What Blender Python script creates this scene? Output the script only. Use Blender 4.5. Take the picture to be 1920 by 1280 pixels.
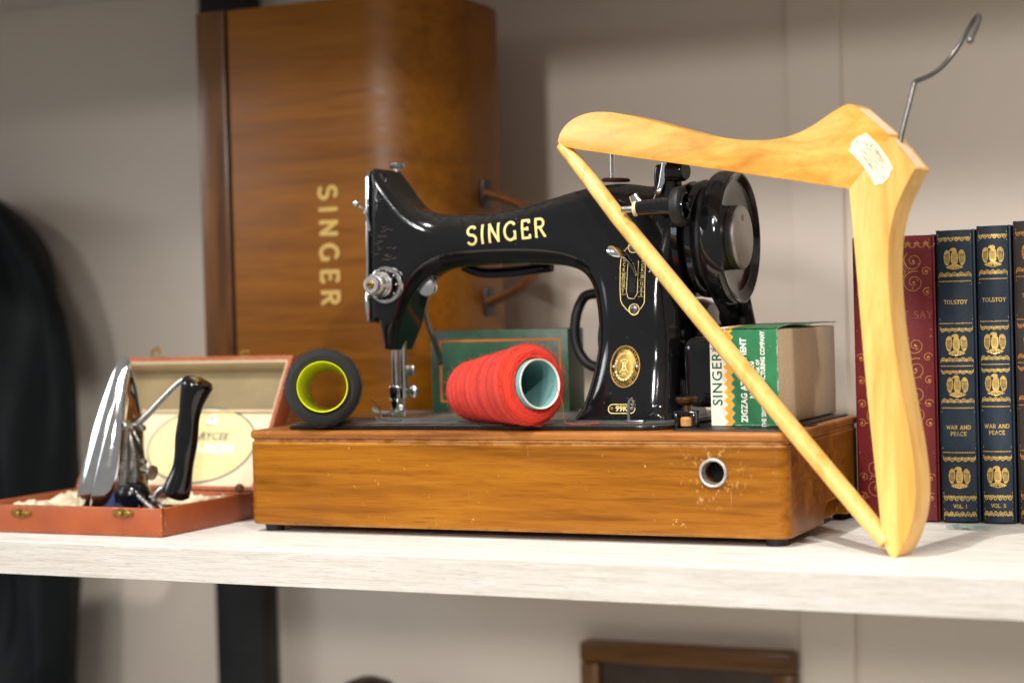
import bpy, bmesh, math, random
import numpy as np
from mathutils import Vector, Matrix, noise as mnoise

for o in list(bpy.data.objects): bpy.data.objects.remove(o)
S = bpy.context.scene
COL = S.collection
random.seed(7); rng = np.random.default_rng(7)

# ------------------------------------------------------------------ camera
CAM = np.array([.7951, -1.1987, .1665]); YAW, PITCH, ROLL, FPX = .4382, .0154, -.0271, 3380.0
_d = np.array([-math.sin(YAW)*math.cos(PITCH), math.cos(YAW)*math.cos(PITCH), -math.sin(PITCH)])
_r = np.array([math.cos(YAW), math.sin(YAW), 0.0]); _u = np.cross(_r, _d)
_c, _s = math.cos(ROLL), math.sin(ROLL)
_r, _u = _c*_r + _s*_u, -_s*_r + _c*_u
cam = bpy.data.cameras.new('camera'); camo = bpy.data.objects.new('camera', cam); COL.objects.link(camo)
camo.matrix_world = Matrix(((_r[0], _u[0], -_d[0], CAM[0]), (_r[1], _u[1], -_d[1], CAM[1]), (_r[2], _u[2], -_d[2], CAM[2]), (0, 0, 0, 1)))
cam.sensor_width = 36; cam.lens = FPX/1920*36; cam.clip_start = .05; cam.clip_end = 60
cam.dof.use_dof = True; cam.dof.focus_distance = 1.325; cam.dof.aperture_fstop = 3.6; cam.dof.aperture_blades = 9
S.camera = camo

def at(x, y, X=None, Y=None, Z=None):
    """Point of the place that lies on a plane X=, Y= or Z= (used to measure real positions from the photograph)."""
    v = _d + (x-960)/FPX*_r - (y-640)/FPX*_u
    if X is not None: t = (X-CAM[0])/v[0]
    elif Y is not None: t = (Y-CAM[1])/v[1]
    else: t = (Z-CAM[2])/v[2]
    return CAM + t*v

# ------------------------------------------------------------------ light
W = bpy.data.worlds.new('World'); S.world = W; W.use_nodes = True
bg = W.node_tree.nodes['Background']; bg.inputs[0].default_value = (1.0, .976, .955, 1); bg.inputs[1].default_value = .26
def lamp(loc, target, E, size, color):
    l = bpy.data.lights.new('ceiling_spot', 'AREA'); l.shape = 'DISK'; l.size = size; l.color = color
    dv = Vector(target)-Vector(loc); l.energy = E*math.pi*dv.length_squared
    o = bpy.data.objects.new('ceiling_spot', l); COL.objects.link(o); o.location = loc
    o.rotation_euler = dv.to_track_quat('-Z', 'Y').to_euler(); return o
def spot(loc, target, E, half, rad, color, blend=.45):
    l = bpy.data.lights.new('ceiling_spot', 'SPOT'); l.spot_size = 2*math.radians(half); l.spot_blend = blend; l.shadow_soft_size = rad; l.color = color
    dv = Vector(target)-Vector(loc); l.energy = E*4*math.pi*dv.length_squared
    o = bpy.data.objects.new('ceiling_spot', l); COL.objects.link(o); o.location = loc; o.rotation_euler = dv.to_track_quat('-Z', 'Y').to_euler(); return o
WARM = (1, .967, .925); NEUT = (1, .975, .94); COOL = (.80, .90, 1)
T0 = (.2, .05, .12)
spot((-.10, -4.75, 2.62), (.30, .05, .12), 1.55, 8.5, .30, WARM, 1.0)      # track spot, low angle, reaches the wall under the upper shelf
spot((-.05, -1.55, 2.62), (.20, .00, .10), 2.5, 15, .05, WARM)        # track spot nearer, steeper
spot((.55, -10.1, 2.62), (.30, .05, .15), .72, 5.6, .40, WARM, .8)         # far track spot
lamp((2.6, -2.8, 2.60), T0, 1.25, .16, WARM)         # spots to the right
lamp((-3.4, -1.4, 1.45), T0, .60, 1.2, NEUT)        # spots to the left
lamp((-3.4, -2.0, 1.3), T0, .35, 1.6, COOL)         # shop window far left
for k in range(5):
    lamp((.35+.33*k, -3.6-.25*k, 2.60), T0, .08, .07, WARM)
S.view_settings.view_transform = 'Standard'; S.view_settings.look = 'None'
S.view_settings.exposure = 0.0; S.view_settings.gamma = 1.0; S.view_settings.use_curve_mapping = False
S.render.engine = 'CYCLES'; S.cycles.use_denoising = True
try: S.cycles.denoiser = 'OPENIMAGEDENOISE'
except Exception: pass
S.cycles.max_bounces = 8; S.cycles.sample_clamp_indirect = 6; S.cycles.caustics_reflective = False

# ------------------------------------------------------------------ materials
def lin(c):
    c = [v/255 for v in c]
    return tuple(v/12.92 if v <= .04045 else ((v+.055)/1.055)**2.4 for v in c)+(1,)
class NT:
    def __init__(s, name):
        s.m = bpy.data.materials.new(name); s.m.use_nodes = True; s.t = s.m.node_tree; s.n = s.t.nodes; s.l = s.t.links
        s.b = s.n['Principled BSDF']; s._tc = None
    def new(s, typ, ins=None, **kw):
        n = s.n.new(typ)
        for k, v in kw.items(): setattr(n, k, v)
        for k, v in (ins or {}).items(): s.set(n.inputs[k], v)
        return n
    def set(s, sock, v):
        if isinstance(v, bpy.types.NodeSocket): s.l.new(v, sock)
        else: sock.default_value = v
    def co(s):
        if s._tc is None: s._tc = s.n.new('ShaderNodeTexCoord')
        return s._tc.outputs['Object']
    def mapped(s, scale=(1, 1, 1), rot=(0, 0, 0), loc=(0, 0, 0)):
        return s.new('ShaderNodeMapping', {'Vector': s.co(), 'Scale': scale, 'Rotation': rot, 'Location': loc}).outputs[0]
    def noise(s, vec, scale=5, detail=3, rough=.5, dist=0):
        return s.new('ShaderNodeTexNoise', {'Vector': vec, 'Scale': scale, 'Detail': detail, 'Roughness': rough, 'Distortion': dist}).outputs[0]
    def ramp(s, f, stops):
        n = s.new('ShaderNodeValToRGB', {'Fac': f}); e = n.color_ramp.elements
        while len(e) < len(stops): e.new(.5)
        for el, (p, c) in zip(e, stops):
            el.position = p; el.color = c if len(c) == 4 else tuple(c)+(1,)
        return n.outputs[0]
    def gray(s, f, a, b, lo=0., hi=1.):
        return s.new('ShaderNodeMapRange', {0: f, 1: a, 2: b, 3: lo, 4: hi}).outputs[0]
    def mix(s, f, a, b, mode='MIX'):
        n = s.new('ShaderNodeMix', data_type='RGBA', blend_type=mode)
        s.set(n.inputs[0], f); s.set(n.inputs[6], a); s.set(n.inputs[7], b); return n.outputs[2]
    def math(s, op, a, b=0.):
        return s.new('ShaderNodeMath', {0: a, 1: b}, operation=op).outputs[0]
    def bump(s, h, strength=.3, dist=.001, normal=None):
        ins = {'Height': h, 'Strength': strength, 'Distance': dist}
        if normal is not None: ins['Normal'] = normal
        o = s.new('ShaderNodeBump', ins).outputs[0]; s.l.new(o, s.b.inputs['Normal']); return o
    def edge(s, radius=.002):
        """0 on flats, up to 1 where an edge is near: for rubbed corners."""
        bv = s.new('ShaderNodeBevel', {'Radius': radius}, samples=4).outputs[0]
        g = s.new('ShaderNodeNewGeometry').outputs['Normal']
        dt = s.new('ShaderNodeVectorMath', {0: bv, 1: g}, operation='DOT_PRODUCT').outputs['Value']
        return s.gray(dt, .998, .90)
    def out(s, color=None, rough=None, metal=None, **kw):
        if color is not None: s.set(s.b.inputs['Base Color'], color)
        if rough is not None: s.set(s.b.inputs['Roughness'], rough)
        if metal is not None: s.set(s.b.inputs['Metallic'], metal)
        for k, v in kw.items(): s.set(s.b.inputs[k.replace('_', ' ')], v)
        return s.m

def plain(name, c, rough=.5, metal=0., var=.12, vscale=60, bump=0., bscale=400, **kw):
    t = NT(name); n = t.noise(t.co(), vscale, 4, .6); L = c if len(c) == 4 else lin(c)
    dk = tuple(v*(1-var) for v in L[:3])+(1,); lt = tuple(min(1, v*(1+var)) for v in L[:3])+(1,)
    col = t.ramp(n, [(.3, dk), (.7, lt)])
    rr = t.gray(n, .3, .7, max(0, rough-.06), min(1, rough+.06))
    if bump: t.bump(t.noise(t.co(), bscale, 4, .6), bump, .0006)
    return t.out(col, rr, metal, **kw)

def wood(name, dark, mid, light, scale=(6, 90, 90), rot=(0, 0, 0), rough=.32, coat=.35, pores=.5, chips=None, edge=None, seed=0, bump=.12, hot=False, spec=.3):
    t = NT(name); v = t.mapped(scale, rot, (seed, seed*.7, seed*.3))
    big = t.noise(t.mapped((scale[0]*.25, scale[1]*.14, scale[2]*.14), rot, (seed*2, 1, seed)), 1, 3, .5, 1.2)
    g = t.noise(v, 1, 5, .62, .6)
    f = t.math('ADD', t.math('MULTIPLY', g, .55), t.math('MULTIPLY', big, .45))
    col = t.ramp(f, [(.36, lin(dark)), (.50, lin(mid)), (.64, lin(light))])
    pv = t.mapped((scale[0]*4, scale[1]*9, scale[2]*9), rot, (seed, 0, 3))
    pn = t.noise(pv, 1, 3, .6)
    pm = t.math('MULTIPLY', t.math('MULTIPLY', t.gray(pn, .57, .70), t.gray(big, .35, .6, .35, 1)), pores)
    col = t.mix(pm, col, tuple(x*.45 for x in lin(dark)[:3])+(1,))
    h = t.math('SUBTRACT', 1, pm)
    if chips:
        wv = t.new('ShaderNodeTexNoise', {'Vector': t.co(), 'Scale': 230.0, 'Detail': 3.0}).outputs['Color']
        wp = t.new('ShaderNodeVectorMath', {0: t.mapped((230, 230, 210), (.1, .5, .2)), 1: t.new('ShaderNodeVectorMath', {0: wv, 'Scale': 2.6}, operation='SCALE').outputs[0]}, operation='ADD').outputs[0]
        vo = t.new('ShaderNodeTexVoronoi', {'Vector': wp, 'Scale': 1.0, 'Randomness': 1.0})
        rnd = t.new('ShaderNodeSeparateColor', {0: vo.outputs['Color']}).outputs[0]
        size = t.gray(rnd, .92, 1.0, 0, .26)
        wob = t.math('ADD', vo.outputs['Distance'], t.math('MULTIPLY', t.noise(t.co(), 900, 2), .12))
        a = t.math('LESS_THAN', t.math('SUBTRACT', wob, .06), size)
        # long fine scratches
        sv = t.noise(t.mapped((700, 700, 26), (.2, .9, .0)), 1, 2, .5, .4); sm = t.gray(sv, .745, .77)
        sm = t.math('MULTIPLY', sm, t.gray(t.noise(t.co(), 26, 2), .5, .6))
        cm = t.math('MAXIMUM', t.math('MULTIPLY', a, t.gray(t.noise(t.co(), 70, 2), .4, .6, .15, .8)), t.math('MULTIPLY', sm, .6))
        if hot:   # scuffs where keys and plugs have scraped round the hole
            hp_ = at(1338, 886, Y=0)-np.array([.22, .1, .004])
            dv = t.new('ShaderNodeVectorMath', {0: t.co(), 1: tuple(hp_)}, operation='DISTANCE').outputs['Value']
            near = t.gray(t.math('ADD', dv, t.math('MULTIPLY', t.noise(t.co(), 60, 2), .02)), .040, .016)
            sc2 = t.gray(t.noise(t.mapped((260, 260, 190), (0, .6, 0)), 1, 4, .7), .56, .64)
            cm = t.math('MAXIMUM', cm, t.math('MULTIPLY', t.math('MULTIPLY', near, sc2), .75))
        col = t.mix(cm, col, lin(chips))
    if edge:
        em = t.math('MULTIPLY', t.edge(.0022), t.gray(t.noise(t.mapped((70, 70, 160)), 1, 4, .7), .40, .55))
        col = t.mix(t.math('MULTIPLY', em, .75), col, lin(edge))
    t.bump(h, bump, .0004)
    return t.out(col, t.gray(g, .3, .7, rough-.07, rough+.08), 0, Coat_Weight=coat, Coat_Roughness=.18, Specular_IOR_Level=spec)

MT = {}
MT['base_wood'] = wood('honey_varnished_wood', (104, 58, 2), (138, 82, 4), (154, 97, 6), (10, 120, 170), (0, .10, 0), .36, .12, .75, (214, 172, 110), (206, 154, 86), 1, hot=True)
MT['base_lip'] = wood('worn_lip_wood', (98, 52, 12), (146, 86, 28), (168, 106, 42), (8, 150, 150), (0, 0, 0), .40, .2, .5, (220, 180, 130), (216, 172, 118), 4)
MT['case_wood'] = wood('dark_varnished_plywood', (110, 62, 2), (126, 74, 2), (138, 84, 4), (9, 130, 130), (0, .10, 0), .42, .0, .28, None, None, 9)
MT['case_wood_dark'] = wood('dark_case_moulding', (60, 34, 10), (92, 56, 18), (112, 70, 26), (90, 90, 8), (0, 0, 0), .4, .25, .4, None, (150, 100, 60), 12)
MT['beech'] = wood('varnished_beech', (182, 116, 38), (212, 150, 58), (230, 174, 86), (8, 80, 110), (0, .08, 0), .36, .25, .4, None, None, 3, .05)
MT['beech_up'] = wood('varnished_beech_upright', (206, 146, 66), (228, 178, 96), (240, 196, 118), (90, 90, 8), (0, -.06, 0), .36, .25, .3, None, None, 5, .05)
MT['beech_end'] = wood('beech_end_grain', (214, 178, 136), (228, 196, 160), (236, 208, 174), (200, 200, 200), (0, 0, 0), .5, .1, .2, None, None, 6)
MT['frame_wood'] = wood('brown_frame_wood', (70, 42, 8), (98, 62, 15), (118, 78, 22), (8, 90, 90), (0, 0, 0), .4, .2, .3, None, None, 8)

def shelf_mat(nm, cols):
    t = NT(nm)
    v = t.mapped((8, 150, 380)); g = t.noise(v, 1, 5, .65, .5)
    f2 = t.noise(t.mapped((28, 420, 1200)), 1, 4, .7)
    f = t.math('ADD', t.math('MULTIPLY', g, .45), t.math('MULTIPLY', f2, .55))
    col = t.ramp(f, [(.40, lin(cols[0])), (.49, lin(cols[1])), (.57, lin(cols[2]))])
    pl_ = t.noise(t.mapped((75, 500, 1300)), 1, 2, .5); lm_ = t.gray(pl_, .60, .66)
    col = t.mix(t.math('MULTIPLY', lm_, .30), col, lin(tuple(c*.80 for c in cols[0])))
    wl_ = t.gray(t.noise(t.mapped((60, 460, 1200), (0, 0, 0), (3, 1, 2)), 1, 2, .5), .62, .67)
    col = t.mix(t.math('MULTIPLY', wl_, .35), col, lin((240, 236, 230)))
    t.bump(t.math('SUBTRACT', f, t.math('MULTIPLY', lm_, .5)), .4, .0008)
    return t.out(col, .42)
MT['shelf'] = shelf_mat('whitewashed_laminate', ((198, 190, 178), (221, 217, 209), (233, 230, 225)))
MT['shelf_shaded'] = shelf_mat('laminate_front_shade', ((190, 181, 169), (201, 194, 184), (209, 203, 195)))  # same laminate, colour darkened because the front face is less lit
def japan():
    t = NT('black_japan_enamel')
    vo = t.new('ShaderNodeTexVoronoi', {'Vector': t.co(), 'Scale': 420.0})
    rnd = t.new('ShaderNodeSeparateColor', {0: vo.outputs['Color']}).outputs[0]
    sp = t.math('LESS_THAN', vo.outputs['Distance'], t.gray(rnd, .93, 1, 0, .17))
    n = t.noise(t.co(), 40, 4, .6); sp = t.math('MULTIPLY', sp, t.gray(t.noise(t.co(), 33, 3), .45, .65))
    nz = t.new('ShaderNodeSeparateXYZ', {0: t.new('ShaderNodeNewGeometry').outputs['Normal']}).outputs[2]
    dust = t.math('MULTIPLY', t.gray(nz, .45, .98), t.gray(t.noise(t.co(), 260, 5, .75), .42, .75, .02, .16))
    col = t.mix(t.math('MAXIMUM', t.math('MULTIPLY', sp, .45), dust), (.006, .006, .007, 1), (.36, .33, .29, 1))
    t.bump(t.noise(t.co(), 55, 2, .5), .05, .002)
    return t.out(col, t.math('ADD', t.gray(n, .3, .7, .07, .13), t.math('MULTIPLY', dust, 1.2)), 0, Specular_IOR_Level=.55)
MT['japan'] = japan()
def bedmat():
    t = NT('dusty_black_bed'); n = t.noise(t.co(), 90, 6, .75); n2 = t.noise(t.co(), 900, 3, .7)
    nz = t.new('ShaderNodeSeparateXYZ', {0: t.new('ShaderNodeNewGeometry').outputs['Normal']}).outputs[2]
    up = t.gray(nz, .6, .95)
    f = t.math('MULTIPLY', up, t.math('ADD', t.gray(n, .3, .7, .12, .38), t.gray(n2, .55, .75, 0, .2)))
    f = t.math('MAXIMUM', f, t.math('MULTIPLY', t.gray(n2, .66, .72), .35))
    return t.out(t.mix(f, (.008, .008, .009, 1), (.42, .39, .35, 1)), t.gray(f, 0, .5, .16, .55), 0)
MT['bed'] = bedmat()
MT['black_plastic'] = plain('black_bakelite', (14, 14, 15), .16, 0, .3)
MT['black_rubber'] = plain('black_rubber', (22, 22, 22), .55, 0, .3)
MT['black_metal'] = plain('black_painted_steel', (16, 15, 15), .45, 0, .2)
MT['crinkle'] = plain('black_crinkle_finish', (20, 20, 20), .38, 0, .3, 200, .6, 900)
MT['chrome'] = plain('worn_chrome', (238, 238, 236), .09, 1, .06, 90)
MT['chrome_satin'] = plain('satin_chrome', (232, 230, 226), .26, .9, .06, 200)
MT['steel'] = plain('brushed_steel', (176, 172, 166), .30, 1, .12, 220)
MT['satin'] = plain('satin_nickel', (186, 180, 172), .48, .75, .12, 260)
MT['dull_steel'] = plain('dull_steel', (128, 124, 118), .42, 1, .2, 200)
MT['hook_wire'] = plain('dull_zinc_wire', (112, 110, 106), .40, .8, .2, 200)
MT['brass'] = plain('tarnished_brass', (152, 118, 58), .44, .85, .35, 300)
MT['dark_brass'] = plain('browned_brass', (108, 84, 56), .42, 1, .3, 300)
MT['gold_decal'] = plain('gold_transfer', (226, 204, 132), .40, .12, .10, 200)
def foil(name, gold, under, rub):
    t = NT(name); n = t.noise(t.co(), 900, 3, .6); big = t.noise(t.co(), 55, 4, .65)
    L = lin(gold); col = t.ramp(n, [(.3, tuple(v*.72 for v in L[:3])+(1,)), (.7, tuple(min(1, v*1.15) for v in L[:3])+(1,))])
    w = t.math('MULTIPLY', t.gray(t.noise(t.co(), 1500, 3, .7), .46, .60), t.gray(big, .44, .62, 0, rub))
    return t.out(t.mix(w, col, lin(under)), .36, t.math('MULTIPLY', t.math('SUBTRACT', 1, w), .55))
MT['gold_foil'] = foil('rubbed_gold_blocking', (226, 190, 108), (30, 40, 50), .95)
MT['gold_dull'] = plain('worn_gold_foil', (176, 120, 62), .45, .3, .35, 700)
MT['worn_mark'] = plain('worn_transfer_marks', (66, 52, 44), .4, 0, .2)
MT['gold_faint'] = plain('faint_gold_lettering', (132, 64, 44), .5, .1, .3, 900)
MT['gold_case'] = plain('pale_gold_lettering', (206, 168, 92), .4, .2, .12, 100)
MT['gold_shadow'] = plain('brown_letter_outline', (104, 58, 14), .5, 0, .1)
MT['wall'] = plain('greige_wall_paint', (230, 217, 203), .62, 0, .02, 4)
MT['felt'] = plain('dark_red_felt', (74, 22, 24), .95, 0, .35, 500, .8, 1800)
MT['yellow'] = plain('yellow_plastic_cone', (214, 224, 34), .32, 0, .06)
MT['teal'] = plain('teal_card_tube', (112, 156, 154), .6, 0, .10, 150)
MT['paper_edge'] = plain('torn_paper_edge', (205, 212, 200), .8, 0, .12, 300)
MT['cream'] = plain('cream_paper_lining', (214, 198, 164), .7, 0, .08, 25, .3, 120)
MT['cream_shade'] = plain('shaded_lining', (128, 112, 80), .8, 0, .12, 40, .4, 150)  # lid lining with shade mixed into its colour
MT['cloth'] = plain('cream_cloth_lining', (226, 214, 184), .85, 0, .10, 60, .8, 90)
MT['label'] = plain('pale_yellow_paper', (232, 212, 148), .6, 0, .04)
MT['navy'] = plain('navy_print', (52, 68, 92), .6, 0, .05)
MT['white_print'] = plain('white_print', (238, 234, 222), .6, 0, .06, 300)
MT['green_print'] = plain('green_print', (30, 84, 58), .6, 0, .06)
MT['ink'] = plain('black_ink', (70, 64, 58), .7, 0, .2)
MT['blue_lining'] = plain('blue_velvet_lining', (30, 40, 92), .8, 0, .2, 200)
MT['ivory'] = plain('ivory_celluloid', (236, 224, 190), .45, 0, .05)
MT['coat'] = plain('dark_navy_cloth', (13, 19, 22), .7, 0, .3, 30, .3, 700, Specular_IOR_Level=.25)
MT['leather'] = plain('brown_leather_strap', (110, 66, 34), .5, 0, .2, 120)
MT['picture'] = plain('dark_brown_picture', (54, 38, 22), .4, 0, .5, 18)
MT['vase'] = plain('dark_brown_glaze', (58, 38, 22), .3, 0, .3, 30)
MT['thread'] = plain('pale_blue_thread', (150, 164, 158), .9, 0, .2, 300)
MT['pages'] = plain('aged_page_edges', (206, 190, 156), .8, 0, .1, 300)
MT['cork'] = plain('cork_washer', (186, 132, 72), .85, 0, .3, 700)
MT['void'] = plain('unlit_hollow', (8, 7, 6), .9, 0, .1)

def suit():
    t = NT('orange_brown_leatherette'); n = t.noise(t.co(), 30, 4, .6)
    col = t.ramp(n, [(.3, lin((138, 62, 24))), (.7, lin((160, 78, 34)))])
    em = t.math('MULTIPLY', t.edge(.0014), t.gray(t.noise(t.co(), 260, 3, .7), .48, .62))
    col = t.mix(t.math('MULTIPLY', em, .7), col, lin((226, 186, 140)))
    t.bump(t.noise(t.co(), 1300, 3, .6), .5, .0005)
    return t.out(col, .46)
MT['suitcase'] = suit()
def card(name, c, wear, amount=.5, speck=.5):
    t = NT(name); n = t.noise(t.co(), 45, 5, .65); L = lin(c)
    col = t.ramp(n, [(.3, tuple(v*.82 for v in L[:3])+(1,)), (.7, tuple(min(1, v*1.12) for v in L[:3])+(1,))])
    em = t.math('MULTIPLY', t.edge(.0016), t.gray(t.noise(t.co(), 380, 4, .75), .42, .58))
    sp = t.math('MULTIPLY', t.gray(t.noise(t.co(), 520, 3, .7), .70, .74), speck)
    col = t.mix(t.math('MULTIPLY', t.math('MAXIMUM', em, sp), amount), col, lin(wear))
    t.bump(t.noise(t.co(), 160, 4, .6), .35, .0006)
    return t.out(col, t.gray(n, .3, .7, .36, .5))
MT['green_card'] = card('worn_green_card', (28, 76, 48), (150, 160, 130), .6, .3)
MT['box_green'] = card('green_printed_card', (26, 112, 66), (214, 220, 200), .85, .7)
MT['box_green_dark'] = card('faded_green_flap', (44, 82, 62), (206, 212, 190), .8, .3)
MT['box_white'] = card('aged_white_card', (232, 226, 208), (196, 184, 156), .5, .3)
MT['box_orange'] = card('orange_print', (248, 166, 18), (240, 224, 190), .6, .2)
def tan():
    t = NT('tan_card_sleeve'); n = t.noise(t.mapped((1, 14, 3)), 1, 3, .5); fine = t.noise(t.co(), 300, 5, .7)
    col = t.ramp(t.math('ADD', t.math('MULTIPLY', n, .6), t.math('MULTIPLY', fine, .4)), [(.35, lin((196, 168, 130))), (.65, lin((228, 204, 170)))])
    t.bump(t.math('ADD', t.math('MULTIPLY', fine, .5), t.noise(t.mapped((3, 42, 8)), 1, 2)), .45, .0016)
    return t.out(col, .36)
MT['tan'] = tan()
MT['orange_line'] = plain('orange_border_line', (206, 108, 20), .5, 0, .08)
def book(name, c, c2):
    t = NT(name); vo = t.new('ShaderNodeTexVoronoi', {'Vector': t.co(), 'Scale': 620.0}, feature='DISTANCE_TO_EDGE')
    e = t.gray(vo.outputs[0], 0, .12); n = t.noise(t.co(), 24, 3)
    col = t.mix(t.gray(n, .3, .7), lin(c), lin(c2)); col = t.mix(t.math('MULTIPLY', t.math('SUBTRACT', 1, e), .35), col, tuple(min(1, v*2.0+.01) for v in lin(c2)[:3])+(1,))
    t.bump(e, .22, .0003)
    return t.out(col, .46, 0, Specular_IOR_Level=.35)
MT['navy_book'] = book('navy_grained_leather', (16, 26, 38), (26, 40, 54))
MT['red_book'] = book('red_grained_leather', (74, 5, 11), (100, 13, 17))
MT['brown_book'] = book('dark_brown_grained_leather', (34, 28, 26), (48, 40, 36))
def thread(name, a, b, bands, wn, fw, bs):
    t = NT(name)
    z = t.new('ShaderNodeSeparateXYZ', {0: t.co()}).outputs[2]
    fine = t.new('ShaderNodeMath', {0: t.math('MULTIPLY', z, 9000)}, operation='SINE').outputs[0]
    band = t.new('ShaderNodeTexNoise', {'W': t.math('MULTIPLY', z, bands), 'Scale': 1.0, 'Detail': 2.0}, noise_dimensions='1D').outputs[0]
    n = t.noise(t.co(), 900, 4, .7)
    xyz = t.new('ShaderNodeSeparateXYZ', {0: t.co()}); th_ = t.math('ARCTAN2', xyz.outputs[1], xyz.outputs[0])
    c1 = t.math('SINE', t.math('ADD', t.math('MULTIPLY', z, 5200), t.math('MULTIPLY', th_, 9))); c2 = t.math('SINE', t.math('SUBTRACT', t.math('MULTIPLY', z, 4700), t.math('MULTIPLY', th_, 9)))
    fine = t.math('MAXIMUM', c1, c2)
    f = t.math('ADD', t.math('MULTIPLY', t.gray(band, .36, .64), 1-wn), t.math('MULTIPLY', n, wn))
    col = t.ramp(f, [(.2, lin(a)), (.8, lin(b))])
    h = t.math('ADD', t.math('MULTIPLY', fine, fw), t.math('ADD', t.math('MULTIPLY', n, .8), band))
    t.bump(h, bs, .0011)
    return t.out(col, .85, 0, Sheen_Weight=.04)
MT['red_thread'] = thread('red_wound_thread', (190, 22, 10), (226, 56, 28), 150, .42, .35, .8)
MT['black_thread'] = thread('black_wound_thread', (4, 4, 5), (36, 35, 35), 120, .92, .04, .8)

# ------------------------------------------------------------------ object helpers
class M:
    """Collects faces; build() links them as one mesh object."""
    def __init__(s): s.v = []; s.f = []
    def add(s, verts, faces):
        o = len(s.v); s.v += [tuple(map(float, p)) for p in verts]; s.f += [tuple(i+o for i in q) for q in faces]; return s
    def box(s, lo, hi):
        (a, b, c), (d, e, f) = lo, hi
        return s.add([(a, b, c), (d, b, c), (d, e, c), (a, e, c), (a, b, f), (d, b, f), (d, e, f), (a, e, f)],
                     [(3, 2, 1, 0), (4, 5, 6, 7), (0, 1, 5, 4), (1, 2, 6, 5), (2, 3, 7, 6), (3, 0, 4, 7)])
    def lathe(s, prof, org, axis, n=48, close=False, ref=None, cap=True):
        """prof: (distance along axis, radius)."""
        ax = Vector(axis).normalized(); ref = Vector(ref) if ref else (Vector((0, 0, 1)) if abs(ax.z) < .9 else Vector((1, 0, 0)))
        e1 = ax.cross(ref).normalized(); e2 = ax.cross(e1); org = Vector(org); vs = []; fs = []
        for (h, r) in prof:
            for k in range(n):
                a = 2*math.pi*k/n; vs.append(org+ax*h+(e1*math.cos(a)+e2*math.sin(a))*r)
        m = len(prof)
        for i in range(m-1):
            for k in range(n): fs.append((i*n+k, i*n+(k+1) % n, (i+1)*n+(k+1) % n, (i+1)*n+k))
        if not close and cap:
            if prof[0][1] > 1e-6: fs.append(tuple(range(n))[::-1])
            if prof[-1][1] > 1e-6: fs.append(tuple((m-1)*n+k for k in range(n)))
        elif close:
            for k in range(n): fs.append(((m-1)*n+k, (m-1)*n+(k+1) % n, (k+1) % n, k))
        return s.add(vs, fs)
    def tube(s, pts, rad, n=12, flat=1.0, up=None):
        pts = [Vector(p) for p in pts]; m = len(pts); rad = rad if isinstance(rad, (list, tuple)) else [rad]*m
        vs = []; fs = []; prev = Vector(up) if up else None
        for i, p in enumerate(pts):
            t = (pts[min(i+1, m-1)]-pts[max(i-1, 0)]).normalized()
            if prev is None: prev = Vector((0, 0, 1)) if abs(t.z) < .9 else Vector((1, 0, 0))
            e1 = (prev-t*prev.dot(t)).normalized(); e2 = t.cross(e1); prev = e1
            for k in range(n):
                a = 2*math.pi*k/n; vs.append(p+(e1*math.cos(a)+e2*math.sin(a)*flat)*rad[i])
        for i in range(m-1):
            for k in range(n): fs.append((i*n+k, i*n+(k+1) % n, (i+1)*n+(k+1) % n, (i+1)*n+k))
        fs.append(tuple(range(n))[::-1]); fs.append(tuple((m-1)*n+k for k in range(n)))
        return s.add(vs, fs)
    def prism(s, poly, thick):
        """poly: 3D loop; thick: vector."""
        n = len(poly); th = Vector(thick); a = [Vector(p) for p in poly]
        return s.add(a+[p+th for p in a], [tuple(range(n)), tuple(range(2*n-1, n-1, -1))]+[(i, n+i, n+(i+1) % n, (i+1) % n) for i in range(n)])
    def sphere(s, c, r, n=16, sq=(1, 1, 1)):
        prof = [(-math.cos(math.pi*i/n), math.sin(math.pi*i/n)) for i in range(n+1)]
        vs = []; fs = []; k2 = n*2
        for (h, q) in prof:
            for k in range(k2):
                a = 2*math.pi*k/k2; vs.append((c[0]+r*sq[0]*q*math.cos(a), c[1]+r*sq[1]*q*math.sin(a), c[2]+r*sq[2]*h))
        for i in range(n):
            for k in range(k2): fs.append((i*k2+k, i*k2+(k+1) % k2, (i+1)*k2+(k+1) % k2, (i+1)*k2+k))
        return s.add(vs, fs)
    def build(s, name, mat, parent=None, smooth=True, bevel=0, seg=2, angle=35, loc=None):
        me = bpy.data.meshes.new(name); bm = bmesh.new()
        vv = [bm.verts.new(p) for p in s.v]
        for q in s.f:
            try: bm.faces.new([vv[i] for i in q])
            except ValueError: pass
        bmesh.ops.remove_doubles(bm, verts=bm.verts, dist=1e-7)
        bmesh.ops.recalc_face_normals(bm, faces=bm.faces)
        if bevel:
            ed = [e for e in bm.edges if len(e.link_faces) == 2 and e.calc_face_angle(0) > math.radians(28)]
            bmesh.ops.bevel(bm, geom=ed, offset=bevel, segments=seg, profile=.5, affect='EDGES', clamp_overlap=True)
        return finish(name, me, bm, mat, parent, smooth, angle, loc)

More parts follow.
